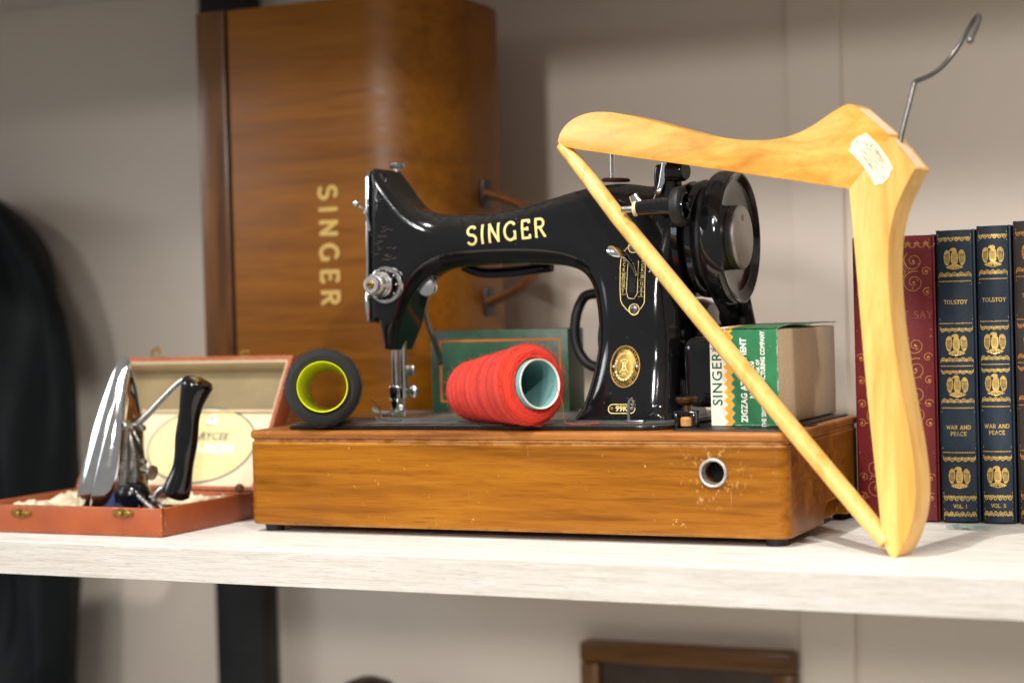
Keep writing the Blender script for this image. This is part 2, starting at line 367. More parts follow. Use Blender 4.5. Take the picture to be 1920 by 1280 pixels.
def root_loc(o):
    p = Vector((0, 0, 0))
    while o is not None: p += o.location; o = o.parent
    return p
def finish(name, me, bm, mat, parent, smooth, angle, loc):
    base = root_loc(parent) if parent is not None else Vector((0, 0, 0))
    org = Vector(loc) if loc is not None else base
    for v in bm.verts: v.co -= org
    if smooth:
        for f in bm.faces: f.smooth = True
        for e in bm.edges:
            if len(e.link_faces) == 2 and e.calc_face_angle(0) > math.radians(angle): e.smooth = False
    bm.to_mesh(me); bm.free()
    me.materials.append(MT[mat] if isinstance(mat, str) else mat)
    o = bpy.data.objects.new(name, me); COL.objects.link(o)
    o.parent = parent; o.location = org-base
    return o
def thing(name, label, cat, loc, group=None):
    o = bpy.data.objects.new(name, None); COL.objects.link(o); o.location = loc; o.empty_display_size = .02
    o['label'] = label; o['category'] = cat
    if group: o['group'] = group
    return o
def tag(o, label, cat, group=None):
    o['label'] = label; o['category'] = cat
    if group: o['group'] = group
    return o
def structure(o): o['kind'] = 'structure'; return o
def cut(o, cutter):
    md = o.modifiers.new('cut', 'BOOLEAN'); md.object = cutter; md.operation = 'DIFFERENCE'; md.solver = 'EXACT'
    dg = bpy.context.evaluated_depsgraph_get(); me = bpy.data.meshes.new_from_object(o.evaluated_get(dg))
    o.modifiers.clear(); o.data = me
    for p in me.polygons:
        if p.area > 4e-5: p.use_smooth = False
    bpy.data.objects.remove(cutter)
def chaikin(p, n=2, closed=True):
    p = [np.array(q, float) for q in p]
    for _ in range(n):
        q = []; m = len(p)
        rg = range(m) if closed else range(m-1)
        if not closed: q.append(p[0])
        for i in rg:
            a, b = p[i], p[(i+1) % m]; q += [a*.75+b*.25, a*.25+b*.75]
        if not closed: q.append(p[-1])
        p = q
    return p
def smooth_path(pts, n=3): return [tuple(q) for q in chaikin(pts, n, False)]

# ------------------------------------------------------------------ flat print: lettering and ornaments
def font2d(text, size, bold=0., align='CENTER', space=1.0, xs=1.0):
    cu = bpy.data.curves.new('lettering', 'FONT'); cu.body = text; cu.size = size; cu.offset = bold; cu.space_character = space
    cu.align_x = align; cu.align_y = 'CENTER'; cu.resolution_u = 3; cu.fill_mode = 'BOTH'
    o = bpy.data.objects.new('lettering', cu); COL.objects.link(o)
    dg = bpy.context.evaluated_depsgraph_get(); ev = o.evaluated_get(dg); me = ev.to_mesh()
    v = [(p.co.x*xs, p.co.y) for p in me.vertices]; f = [tuple(p.vertices) for p in me.polygons]
    ev.to_mesh_clear(); bpy.data.objects.remove(o); return [(v, f, 0)]
def arc(cx, cy, rx, ry, a0, a1, n=14):
    return [(cx+rx*math.cos(math.radians(a0+(a1-a0)*i/n)), cy+ry*math.sin(math.radians(a0+(a1-a0)*i/n))) for i in range(n+1)]
def ribbon(pts, w, w1=None, step=.0012):
    dn = []
    for a, b in zip(pts[:-1], pts[1:]):
        k = max(1, min(40, int(math.hypot(b[0]-a[0], b[1]-a[1])/step)))
        dn += [(a[0]+(b[0]-a[0])*i/k, a[1]+(b[1]-a[1])*i/k) for i in range(k)]
    pts = dn+[pts[-1]]
    m = len(pts); vs = []; w1 = w if w1 is None else w1
    for i, p in enumerate(pts):
        a = pts[max(i-1, 0)]; b = pts[min(i+1, m-1)]; dx, dy = b[0]-a[0], b[1]-a[1]; L = math.hypot(dx, dy) or 1
        ww = (w+(w1-w)*i/(m-1))/2
        vs += [(p[0]-dy/L*ww, p[1]+dx/L*ww), (p[0]+dy/L*ww, p[1]-dx/L*ww)]
    return vs, [(2*i, 2*i+1, 2*i+3, 2*i+2) for i in range(m-1)]
GL = {  # width, strokes, serifs (x, y, half length)
 'S': (.66, [arc(.33, .735, .25, .225, 25, 270)+arc(.33, .265, .28, .245, 90, -155)[1:]], [(.56, .82, 0), (.07, .17, 0)]),
 'I': (.24, [[(.12, 0), (.12, 1)]], [(.12, .02, .14), (.12, .98, .14)]),
 'N': (.80, [[(.12, 0), (.12, 1)], [(.10, 1), (.70, 0)], [(.68, 0), (.68, 1)]], [(.12, .02, .14), (.08, .98, .12), (.68, .98, .14)]),
 'G': (.84, [arc(.42, .5, .36, .47, 40, 325, 20), [(.72, .02), (.72, .46)]], [(.70, .46, .15)]),
 'E': (.62, [[(.12, 0), (.12, 1)], [(.06, .96), (.54, .96)], [(.12, .52), (.44, .52)], [(.06, .04), (.58, .04)], [(.54, 1), (.54, .80)], [(.57, 0), (.57, .22)], [(.44, .62), (.44, .42)]], []),
 'R': (.74, [[(.12, 0), (.12, 1)], [(.06, .96)]+arc(.36, .74, .24, .22, 90, -90, 10)+[(.12, .52)], [(.34, .52), (.66, 0)]], [(.12, .02, .14), (.66, .02, .10)]),
 'T': (.72, [[(.36, 0), (.36, 1)], [(.04, .96), (.68, .96)], [(.06, 1), (.06, .76)], [(.66, 1), (.66, .76)]], [(.36, .02, .16)]),
 'O': (.84, [arc(.42, .5, .35, .46, 0, 360, 24)], []),
 'L': (.62, [[(.14, 0), (.14, 1)], [(.04, .04), (.56, .04)], [(.56, 0), (.56, .26)]], [(.14, .98, .15)]),
 'Y': (.80, [[(.40, 0), (.40, .46)], [(.08, 1), (.40, .46)], [(.72, 1), (.40, .46)]], [(.40, .02, .15), (.09, .98, .13), (.71, .98, .13)]),
 'W': (1.1, [[(.08, 1), (.32, 0)], [(.32, 0), (.55, .95)], [(.55, .95), (.78, 0)], [(.78, 0), (1.02, 1)]], [(.09, .98, .13), (1.0, .98, .13)]),
 'A': (.84, [[(.08, 0), (.42, 1)], [(.42, 1), (.76, 0)], [(.2, .34), (.64, .34)]], [(.09, .02, .13), (.75, .02, .13)]),
 'D': (.82, [[(.14, 0), (.14, 1)], [(.05, .96), (.36, .96)]+arc(.36, .5, .36, .46, 90, -90, 14)+[(.05, .04)]], []),
 'P': (.70, [[(.12, 0), (.12, 1)], [(.04, .96)]+arc(.36, .72, .25, .24, 90, -90, 10)+[(.12, .48)]], [(.12, .02, .15)]),
 'C': (.76, [arc(.42, .5, .36, .46, 45, 315, 18), [(.68, .98), (.68, .70)]], []),
 'V': (.82, [[(.08, 1), (.41, 0)], [(.41, 0), (.74, 1)]], [(.09, .98, .13), (.73, .98, .13)]),
 '.': (.26, [[(.06, .06), (.20, .06)]], []), ' ': (.42, [], []), 'F': (.6, [[(.12, 0), (.12, 1)], [(.04, .96), (.54, .96)], [(.12, .52), (.42, .52)]], [(.12, .02, .14)]),
}
def serif2d(text, h, weight=.15, space=.14, ser=1.0, align='C', xs=1.0):
    out = []; x = 0; lay = 0
    for ch in text:
        w, st, se = GL[ch]
        for s in st:
            v, f = ribbon([((x+a*xs)*h, b*h) for a, b in s], weight*h); out.append((v, f, lay)); lay += 1
        if ser:
            for (a, b, l) in se:
                if l: v, f = ribbon([((x+(a-l*ser)*xs)*h, b*h), ((x+(a+l*ser)*xs)*h, b*h)], weight*.55*h); out.append((v, f, lay)); lay += 1
        x += w*xs+space
    wd = (x-space)*h; off = wd/2 if align == 'C' else 0
    return [([(a-off, b-h/2) for a, b in v], f, l % 7) for v, f, l in out]
def print2d(name, parts, fn, mat, parent, step=4e-5):
    """Lay flat shapes onto a surface: fn(u, v, lift) -> point."""
    m = M()
    for v, f, lay in parts: m.add([fn(a, b, lay*step) for a, b in v], f)
    return m.build(name, mat, parent, smooth=False)
def rect2d(x0, y0, x1, y1, lay=0): return ([(x0, y0), (x1, y0), (x1, y1), (x0, y1)], [(0, 1, 2, 3)], lay)
def disc2d(cx, cy, rx, ry=None, n=20, lay=0):
    ry = ry or rx; return ([(cx+rx*math.cos(2*math.pi*k/n), cy+ry*math.sin(2*math.pi*k/n)) for k in range(n)], [tuple(range(n))], lay)
def ring2d(cx, cy, rx, ry, w, n=36, lay=0, a0=0, a1=360):
    v, f = ribbon(arc(cx, cy, rx, ry, a0, a1, n), w); return (v, f, lay)
def line2d(pts, w, lay=0, w1=None):
    v, f = ribbon(pts, w, w1); return (v, f, lay)

# ------------------------------------------------------------------ signed-distance surfaces (cast iron forms)
def poly_sdf(x, z, P):
    P = np.asarray(P); d = np.full(x.shape, 1e9); s = np.ones(x.shape); n = len(P)
    for i in range(n):
        a = P[i]; b = P[i-1]; ex, ez = b-a; wx, wz = x-a[0], z-a[1]
        t = np.clip((wx*ex+wz*ez)/(ex*ex+ez*ez+1e-18), 0, 1)
        d = np.minimum(d, (wx-ex*t)**2+(wz-ez*t)**2)
        c1 = z >= a[1]; c2 = z < b[1]; c3 = ex*wz > ez*wx
        flip = (c1 & c2 & c3) | (~c1 & ~c2 & ~c3); s = np.where(flip, -s, s)
    return s*np.sqrt(d)
def smax(a, b, k): h = np.clip(.5-.5*(b-a)/k, 0, 1); return b*(1-h)+a*h+k*h*(1-h)
def smin(a, b, k): return -smax(-a, -b, k)
def sstep(a, b, x): t = np.clip((x-a)/(b-a), 0, 1); return t*t*(3-2*t)
def surface_nets(F, org, h, fn=None):
    nx, ny, nz = F.shape; neg = F < 0
    c = sum(neg[i:nx-1+i, j:ny-1+j, k:nz-1+k].astype(np.int8) for i in (0, 1) for j in (0, 1) for k in (0, 1))
    cells = np.argwhere((c > 0) & (c < 8)); idx = -np.ones(c.shape, np.int64); idx[tuple(cells.T)] = np.arange(len(cells))
    acc = np.zeros((len(cells), 3)); cnt = np.zeros(len(cells))
    cs = [(i, j, k) for i in (0, 1) for j in (0, 1) for k in (0, 1)]
    for p in cs:
        for q in cs:
            if sum(q)-sum(p) == 1 and all(b >= a for a, b in zip(p, q)):
                a = F[cells[:, 0]+p[0], cells[:, 1]+p[1], cells[:, 2]+p[2]]; b = F[cells[:, 0]+q[0], cells[:, 1]+q[1], cells[:, 2]+q[2]]
                m = (a < 0) != (b < 0); t = np.where(m, a/(a-b+1e-20), 0)
                pos = np.array(p)+np.outer(t, np.array(q)-np.array(p)); acc += pos*m[:, None]; cnt += m
    V = (cells+acc/cnt[:, None])*h+np.array(org)
    faces = []
    for ax in range(3):
        sl0 = [slice(1, -1)]*3; sl1 = [slice(1, -1)]*3; sl0[ax] = slice(0, -1); sl1[ax] = slice(1, None)
        A = neg[tuple(sl0)]; B = neg[tuple(sl1)]; e = np.argwhere(A != B)
        off = np.ones(3, int); off[ax] = 0; g = e+off; u_, v_ = [(1, 2), (2, 0), (0, 1)][ax]
        du = np.zeros(3, int); du[u_] = 1; dv = np.zeros(3, int); dv[v_] = 1
        q = np.stack([idx[tuple((g-du-dv).T)], idx[tuple((g-dv).T)], idx[tuple(g.T)], idx[tuple((g-du).T)]], 1)
        fl = ~A[tuple(e.T)]; q[fl] = q[fl][:, ::-1]; faces.append(q[(q >= 0).all(1)])
    Q = np.concatenate(faces)
    if fn is not None:
        e = h*.2
        for _ in range(3):
            f0 = fn(V); g = np.stack([(fn(V+np.eye(3)[i]*e)-fn(V-np.eye(3)[i]*e))/(2*e) for i in range(3)], 1)
            st = -(f0/(np.sum(g*g, 1)+1e-6))[:, None]*g; V = V+np.clip(st, -h*.6, h*.6)
    return V, Q
def sdf_mesh(name, fn, lo, hi, h, mat, parent):
    ax = [np.arange(lo[i], hi[i]+h, h) for i in range(3)]
    G = np.stack(np.meshgrid(*ax, indexing='ij'), -1); F = fn(G.reshape(-1, 3)).reshape(G.shape[:3])
    V, Q = surface_nets(F, lo, h, fn); base = np.array(root_loc(parent)) if parent is not None else np.zeros(3)
    me = bpy.data.meshes.new(name); V = V-base
    me.vertices.add(len(V)); me.vertices.foreach_set('co', V.astype(np.float32).ravel())
    me.loops.add(Q.size); me.loops.foreach_set('vertex_index', Q.astype(np.int32).ravel())
    me.polygons.add(len(Q)); me.polygons.foreach_set('loop_start', np.arange(0, Q.size, 4, dtype=np.int32))
    me.update(calc_edges=True); me.validate()
    me.polygons.foreach_set('use_smooth', np.ones(len(me.polygons), bool))
    me.materials.append(MT[mat]); o = bpy.data.objects.new(name, me); COL.objects.link(o); o.parent = parent; return o

# ================================================================== SETTING
WALL_Y = .50
m = M().box((-1.6, WALL_Y, -1.0), (1.8, WALL_Y+.03, 1.2)); wall = structure(m.build('wall', 'wall', None, False))
m = M().box((.302, WALL_Y-.006, -1.0), (.3545, WALL_Y-.0005, 1.2)); m.build('wall_batten', 'wall', wall, False, .0012)
m = M().box((-.290, -.095, -.0258), (1.05, .462, 0)); sh = structure(m.build('shelf', 'shelf', None, True, .0009))
M().box((-.290, -.0958, -.0256), (1.05, -.0951, -.0004)).build('shaded_front', 'shelf_shaded', sh, True, .0003, 1)  # thin strip over the front; its darker beige paints in the shade there
m = M().box((-1.5, -.095, .541), (1.3, WALL_Y-.002, .568)); structure(m.build('upper_shelf', 'shelf', None, True, .0009))
m = M().box((-.30, -.095, -.53), (1.05, .47, -.504)); structure(m.build('lower_shelf', 'shelf', None, True, .0009))
m = M().box((-.3575, WALL_Y-.034, -1.0), (-.2960, WALL_Y-.001, 1.0)); o = m.build('shelf_upright', 'black_metal', None, True, .002)
tag(o, 'black steel upright post running up the wall behind the carrying case', 'post')

# ================================================================== WOODEN MACHINE BASE
base = thing('machine_base', 'honey brown varnished wooden base with round hole, carrying the black machine', 'base', (.22, .1, .004))
def rrect(x0, y0, x1, y1, r, z): return [(cx+r*math.cos(math.radians(a0+9*i)), cy+r*math.sin(math.radians(a0+9*i)), z) for cx, cy, a0 in ((x1-r, y0+r, -90), (x1-r, y1-r, 0), (x0+r, y1-r, 90), (x0+r, y0+r, 180)) for i in range(11)]
ob = M().prism(rrect(0, 0, .44, .197, .0100, .006), (0, 0, .0653)).build('body', 'base_wood', base, True, .0018, 2)
hc = at(1338, 886, Y=0)
cutter = M().lathe([(-.02, .0083), (.05, .0083)], (hc[0], 0, hc[2]), (0, 1, 0), 32).build('cutter', 'void'); cut(ob, cutter)
cutter = M().prism([(.43, .088, .001), (.43, .160, .001), (.43, .160, .014), (.43, .150, .022), (.43, .098, .022), (.43, .088, .014)], (.03, 0, 0)).build('cutter', 'void'); cut(ob, cutter)
M().lathe([(-.0004, .0106), (-.0020, .0102), (-.0026, .0094), (-.0022, .0084), (.001, .0078), (.004, .0074), (.0045, .0082), (.0, .0086)], (hc[0], 0, hc[2]), (0, 1, 0), 48, True).build('ferrule', 'satin', base)
M().lathe([(0, .0081), (.001, .0081)], (hc[0], .014, hc[2]), (0, 1, 0), 24).build('hole_back', 'void', base)
# recessed neck and overhanging rounded lip
M().prism(rrect(.0012, .0014, .4388, .1956, .0092, .0712), (0, 0, .0023)).build('neck', 'base_lip', base, True, .0004, 1)
M().prism(rrect(-.0008, -.0008, .4408, .1975, .0105, .0733), (0, 0, .0067)).build('lip', 'base_lip', base, True, .0024, 3)
for (x, y) in ((.014, .016), (.426, .016), (.012, .185), (.428, .185)):
    M().lathe([(-.0001, .0072), (.0046, .0080), (.0066, .0080)], (x, y, .0001), (0, 0, 1), 20).build('foot', 'black_rubber', base)
# black crinkle plate of the knee-lever compartment, right end of the base
M().box((.3535, .0085, .0796), (.4335, .189, .0813)).build('compartment_plate', 'crinkle', base, True, .0006)
M().box((.4350, .055, .0800), (.4395, .078, .0806)).build('latch_plate', 'black_metal', base, True, .0002)
# clamp screw
cl = M().box((.349, .0240, .0805), (.352, .034, .0925)).box((.3625, .0240, .0805), (.3655, .034, .0925)).box((.349, .0240, .0905), (.3655, .034, .0935)).build('clamp_bracket', 'japan', base, True, .0012)
M().lathe([(0, .0030), (.001, .0046), (.006, .0050), (.0075, .0036), (.0078, 0)], (.3573, .029, .0815), (0, 0, 1), 20).build('cork_pad', 'cork', base)
sc = M().lathe([(0, .0028), (.0075, .0028), (.0085, .0042), (.0100, .0072), (.0107, .0078), (.0116, .0080), (.0119, .0075), (.0122, .0080), (.0136, .0080), (.0140, .0074), (.0140, 0)], (.3573, .029, .0895), (0, 0, 1), 40).build('clamp_screw', 'dark_brass', base)

# ================================================================== SEWING MACHINE
BT = .0838
mach = thing('sewing_machine', 'glossy black vintage sewing machine with gold lettering, set in the wooden base', 'sewing machine', (.20, .10, .0802))
def q2(x, y, Y): p = at(x, y, Y=Y); return (p[0], p[2])
outline = [q2(689, 321, .072), q2(689, 321, .072), q2(689, 460, .072), q2(690, 604, .072), q2(690, 604, .072), q2(710, 607, .075), q2(710, 607, .075), q2(716, 655, .08), q2(716, 655, .08),
           q2(776, 655, .118), q2(776, 655, .118), q2(788, 628, .122), q2(801, 588, .124), q2(815, 550, .124), q2(830, 520, .118), q2(855, 503, .105),
           q2(900, 496, .09), q2(960, 494, .09), q2(1020, 495, .09), q2(1065, 499, .09), q2(1092, 510, .085), q2(1107, 535, .08), q2(1113, 575, .075), q2(1113, 625, .07), q2(1106, 680, .068), q2(1095, 730, .065), q2(1080, 775, .062),
           (.2535, BT-.004), (.2535, BT-.004), (.335, BT-.004), (.335, BT-.004), (.3345, .15), (.335, .19), (.344, .215), (.349, .235), (.347, .252), (.338, .2605),
           (.325, .2615), q2(1225, 351, .1), q2(1195, 346, .1), q2(1160, 345, .1), q2(1120, 350, .1), q2(1080, 360, .1), q2(1040, 373, .1), q2(990, 388, .1), q2(940, 398, .1), q2(890, 404, .1), q2(850, 404, .11),
           q2(822, 397, .127), q2(797, 375, .128), q2(777, 348, .128), q2(756, 321, .128), q2(756, 321, .128)]
OUT = np.array(chaikin(outline, 2))
GH = .0007; GX0, GZ0 = .045, .065; GNX, GNZ = int((.385-GX0)/GH), int((.315-GZ0)/GH)
_gx, _gz = np.meshgrid(GX0+GH*np.arange(GNX), GZ0+GH*np.arange(GNZ), indexing='ij')
D2 = poly_sdf(_gx, _gz, OUT)
for _ in range(2): D2[1:-1, 1:-1] = (4*D2[1:-1, 1:-1]+D2[:-2, 1:-1]+D2[2:, 1:-1]+D2[1:-1, :-2]+D2[1:-1, 2:])/8
def outline_sdf(x, z):
    u = np.clip((x-GX0)/GH, 1.001, GNX-2.001); v = np.clip((z-GZ0)/GH, 1.001, GNZ-2.001)
    i = u.astype(int); j = v.astype(int); a = u-i; b = v-j
    w = lambda t: ((1-t)**3/6, (3*t**3-6*t*t+4)/6, (-3*t**3+3*t*t+3*t+1)/6, t**3/6)
    wa, wb = w(a), w(b); r = 0
    for p in range(4):
        for q in range(4): r = r+wa[p]*wb[q]*D2[np.clip(i+p-1, 0, GNX-1), np.clip(j+q-1, 0, GNZ-1)]
    return r
def body_sdf(p):
    x, y, z = p[:, 0], p[:, 1], p[:, 2]
    d2 = outline_sdf(x, z)
    pil = sstep(.215, .262, x)*(1-sstep(.155, .235, z))
    flare = sstep(.15, BT-.004, z)**1.3*sstep(.22, .26, x)
    hd = 1-sstep(.085, .135, x)
    half = .0232+.0045*hd+.008*pil+.0115*flare+.002*sstep(.26, .33, x)
    half = half-.006*hd*(1-sstep(.138, .165, z))
    r = .0205-.0125*hd-.003*pil
    r = np.minimum(r, half-.001)
    wx = d2+r; wy = np.abs(y-.10)-half+r
    body = np.minimum(np.maximum(wx, wy), 0)+np.sqrt(np.maximum(wx, 0)**2+np.maximum(wy, 0)**2)-r
    # flared foot of the pillar running out into the bed
    ft = sstep(.012, 0, z-BT)*.004
    return np.where(x > .2, body-ft*sstep(.2, .24, x), body)
sdf_mesh('arm', body_sdf, (.060, .040, BT-.006), (.366, .160, .300), .00125, 'japan', mach)
def front_y(x, z):
    x = np.atleast_1d(np.asarray(x, float)); z = np.atleast_1d(np.asarray(z, float)); lo = np.full(x.shape, .02); hi = np.full(x.shape, .10)
    for _ in range(26):
        mid = (lo+hi)/2; ins = body_sdf(np.stack([x, mid, z], 1)) < 0; hi = np.where(ins, mid, hi); lo = np.where(ins, lo, mid)
    return lo
FYH = .0007; _fx, _fz = np.meshgrid(np.arange(.06, .36, FYH), np.arange(.075, .305, FYH), indexing='ij')
FY = front_y(_fx.ravel(), _fz.ravel()).reshape(_fx.shape)
def on_body(x, z, lift):
    u = min(max((x-.06)/FYH, 0), FY.shape[0]-2.001); v = min(max((z-.075)/FYH, 0), FY.shape[1]-2.001); i, j = int(u), int(v); a, b = u-i, v-j
    y = (FY[i, j]*(1-a)*(1-b)+FY[i+1, j]*a*(1-b)+FY[i, j+1]*(1-a)*b+FY[i+1, j+1]*a*b)
    return (x, float(y)-lift-.00022, z)
# bed casting
bx0, bx1, by0, by1 = .0305, .3525, .0115, .188
loop = []
for (cx, cy, r, a0) in ((bx1-.030, by0+.030, .030, -90), (bx1-.008, by1-.008, .008, 0), (bx0+.006, by1-.006, .006, 90), (bx0+.004, by0+.004, .004, 180)):
    loop += [(cx+r*math.cos(math.radians(a0+90*i/10)), cy+r*math.sin(math.radians(a0+90*i/10)), .0802) for i in range(11)]
M().prism(loop, (0, 0, BT-.0802)).build('bed', 'bed', mach, True, .0011, 3)
inset = [((p[0]-.19)*.985+.19, (p[1]-.1)*.965+.1, BT+.0002) for p in loop]
M().prism(inset, (0, 0, .0006)).build('bed_top', 'bed', mach, True, .0002, 1)
# slide plate and throat plate
lp = [(.0755+.030*math.cos(a), .1005+.030*math.sin(a), BT+.0009) for a in np.linspace(0, 2*math.pi, 40, endpoint=False)]
M().prism(lp, (0, 0, .0005)).build('throat_plate', 'steel', mach, True, .0002, 1)
M().box((.034, .055, BT+.0009), (.044, .150, BT+.0013)).build('slide_plate', 'steel', mach, True, .0002, 1)
# lettering on the arm
c0 = at(948.5, 434, Y=.077); ang = math.radians(3.4); ca, sa = math.cos(ang), math.sin(ang)
def armtext(u, v, lift):
    x = c0[0]+u*ca-v*sa; z = c0[2]+u*sa+v*ca; return on_body(x, z, .00012+lift)
print2d('lettering', serif2d('SINGER', .0148, .135, .215, .6, xs=.92), armtext, 'gold_decal', mach)
# face plate at the left end
xl = .0712
fp = [(xl, .075, .1625), (xl, .125, .1625), (xl+.001, .127, .19), (xl+.0035, .127, .280), (xl+.0035, .122, .2855), (xl+.0035, .078, .2855), (xl+.0035, .073, .280), (xl+.001, .073, .19)]
M().prism(fp, (-.0022, 0, 0)).build('face_plate', 'chrome', mach, True, .0006)
M().sphere((.0705, .0765, .177), .006, 12, (.45, .8, 2.4)).build('plate_bulge', 'chrome', mach)
# take-up lever
pa = smooth_path([at(693, 432, Y=.070), at(688, 405, Y=.066), at(681, 390, Y=.062), at(668, 381, Y=.058)], 3)
tl = M().tube(pa, .0014, 10).build('take_up_lever', 'chrome', mach)
M().sphere(pa[-1], .0030, 10).build('lever_eye', 'chrome', tl)
# thread guide on the head, crackled transfer
gp = [at(706, 351, Y=.0715), at(706, 362, Y=.069), at(703, 372, Y=.069), at(707, 378, Y=.070)]
M().tube(smooth_path(gp, 2), .0009, 8).build('thread_guide', 'chrome', mach)
cr = []
for k in range(26):
    a = at(702+rng.random()*38, 425+rng.random()*62, Y=.0725); w = .002+.003*rng.random()
    cr.append(line2d([(a[0], a[2]), (a[0]+w*.4, a[2]-.0005), (a[0]+w, a[2]+.0002)], .0004, k % 7))
print2d('worn_transfer', cr, lambda a, b, l: on_body(a, b, l*.3), 'worn_mark', mach)
# tension dial, pointing forward
tc = at(723, 534, Y=.070); tz = float(front_y(tc[0], tc[2])[0])
td = M().lathe([(-.002, .0145), (.0012, .0150), (.0030, .0147), (.0036, .0125)], (tc[0], tz, tc[2]), (0, -1, 0), 48).build('tension_dial', 'chrome', mach)
M().lathe([(.0036, .0122), (.0085, .0118), (.0100, .0112), (.0100, .0098)], (tc[0], tz, tc[2]), (0, -1, 0), 48).build('number_ring', 'black_plastic', td)
pr = []
for k in range(10):
    a = 2*math.pi*k/10; M().sphere((tc[0]+.0119*math.cos(a), tz-.0065, tc[2]+.0119*math.sin(a)), .0011, 6).build('dial_mark', 'steel', td)
M().lathe([(.0095, .0100), (.0118, .0106), (.0128, .0096), (.0150, .0094), (.0156, .0088), (.0215, .0086), (.0222, .0080), (.0222, .0072), (.0262, .0070), (.0270, .0064), (.0270, .0)], (tc[0], tz, tc[2]), (0, -1, 0), 40).build('tension_nut', 'chrome_satin', td)
M().lathe([(.0262, .0034), (.0284, .0031), (.0290, .0024), (.0290, 0)], (tc[0], tz, tc[2]), (0, -1, 0), 20).build('stud', 'brass', td)
M().box((tc[0]-.0024, tz-.0294, tc[2]-.0005), (tc[0]+.0024, tz-.0288, tc[2]+.0005)).build('slot', 'void', td, False)
# check-spring disc right of the dial
kc = at(770, 538, Y=.071); ky = float(front_y(kc[0], kc[2])[0])
M().lathe([(-.001, .0078), (.0035, .0078), (.0046, .0070), (.0050, .0045), (.0050, 0)], (kc[0], ky, kc[2]), (.25, -1, 0), 32).build('thread_stop', 'chrome', mach)
M().lathe([(0, .0030), (.009, .0028), (.0095, 0)], (kc[0]-.006, ky, kc[2]+.001), (0, -1, 0), 16).build('guard_pin', 'black_metal', mach)
# presser-bar thumb screw on top of the head
ts = at(745, 320, Y=.10)
M().lathe([(0, .0034), (.0028, .0034), (.0030, .0058), (.0036, .0062), (.0066, .0062), (.0072, .0056), (.0072, 0)], (ts[0], .10, ts[2]-.0008), (0, 0, 1), 36).build('presser_screw', 'steel', mach)
# bars, clamp, foot
pbx, nbx = at(742, 700, Y=.10)[0], at(757, 700, Y=.10)[0]; zb = at(742, 650, Y=.10)[2]
M().lathe([(0, .0033), (zb-.1035+.006, .0033)], (pbx, .10, .1035), (0, 0, 1), 20).build('presser_bar', 'chrome', mach)
M().lathe([(0, .0030), (zb-.1055+.006, .0030)], (nbx, .10, .1055), (0, 0, 1), 20).build('needle_bar', 'chrome', mach)
M().box((pbx-.0042, .0955, .0985), (pbx+.0042, .1045, .1100)).build('foot_clamp', 'chrome', mach, True, .0012)
M().lathe([(-.004, .0048), (.004, .0048)], (nbx, .10, .1040), (0, 0, 1), 24).build('needle_clamp', 'chrome', mach, True)
M().sphere((nbx+.0105, .097, .1055), .0052, 10, (.8, .45, 1.05)).build('clamp_screw', 'steel', mach)
M().box((nbx+.004, .098, .1185), (nbx+.0105, .1005, .1265)).build('lifting_bracket', 'steel', mach, True, .0006)
ft = M().box((pbx-.0032, .096, .0890), (pbx+.0032, .104, .0990)).build('presser_foot', 'chrome', mach, True, .001)
for s in (-1, 1):
    M().tube([(pbx+.002+s*.0035, .104, .0885), (pbx+.002+s*.0035, .092, .0862), (pbx+.002+s*.0035, .080, .0870)], [.0016, .0018, .0012], 10, .6).build('toe', 'chrome', ft)
M().tube([(pbx-.004, .098, .0880), (pbx-.011, .090, .0890), (pbx-.0155, .086, .0925)], [.0014, .0015, .0019], 10).build('thread_hook', 'chrome', mach)
M().lathe([(0, .0008), (.021, .0008)], (nbx, .10, .0850), (0, 0, 1), 8).build('needle', 'chrome', mach)
M().sphere((nbx-.0005, .0955, .0925), .0032, 10).build('foot_screw', 'chrome', mach)
# presser lifter behind the head
lf = smooth_path([at(797, 583, Y=.133), at(802, 610, Y=.137), at(813, 635, Y=.143), at(822, 662, Y=.148), at(825, 684, Y=.150)], 3)
M().tube(lf, [.0028+.0026*i/(len(lf)-1) for i in range(len(lf))], 10, .35, (0, -.4, 1)).build('presser_lifter', 'dull_steel', mach)
# spool pin and felt
sp = at(1148, 340, Y=.10); spz = sp[2]+.001
M().lathe([(0, .0021), (.024, .0021), (.0248, .0015), (.0248, 0)], (sp[0], .10, spz-.002), (.02, 0, 1), 16).build('spool_pin', 'chrome', mach)
M().lathe([(0, .0), (0, .0105), (.0012, .0112), (.0026, .0100), (.0026, 0)], (sp[0]+.003, .10, spz-.0015), (.05, 0, 1), 36).build('felt_washer', 'felt', mach)
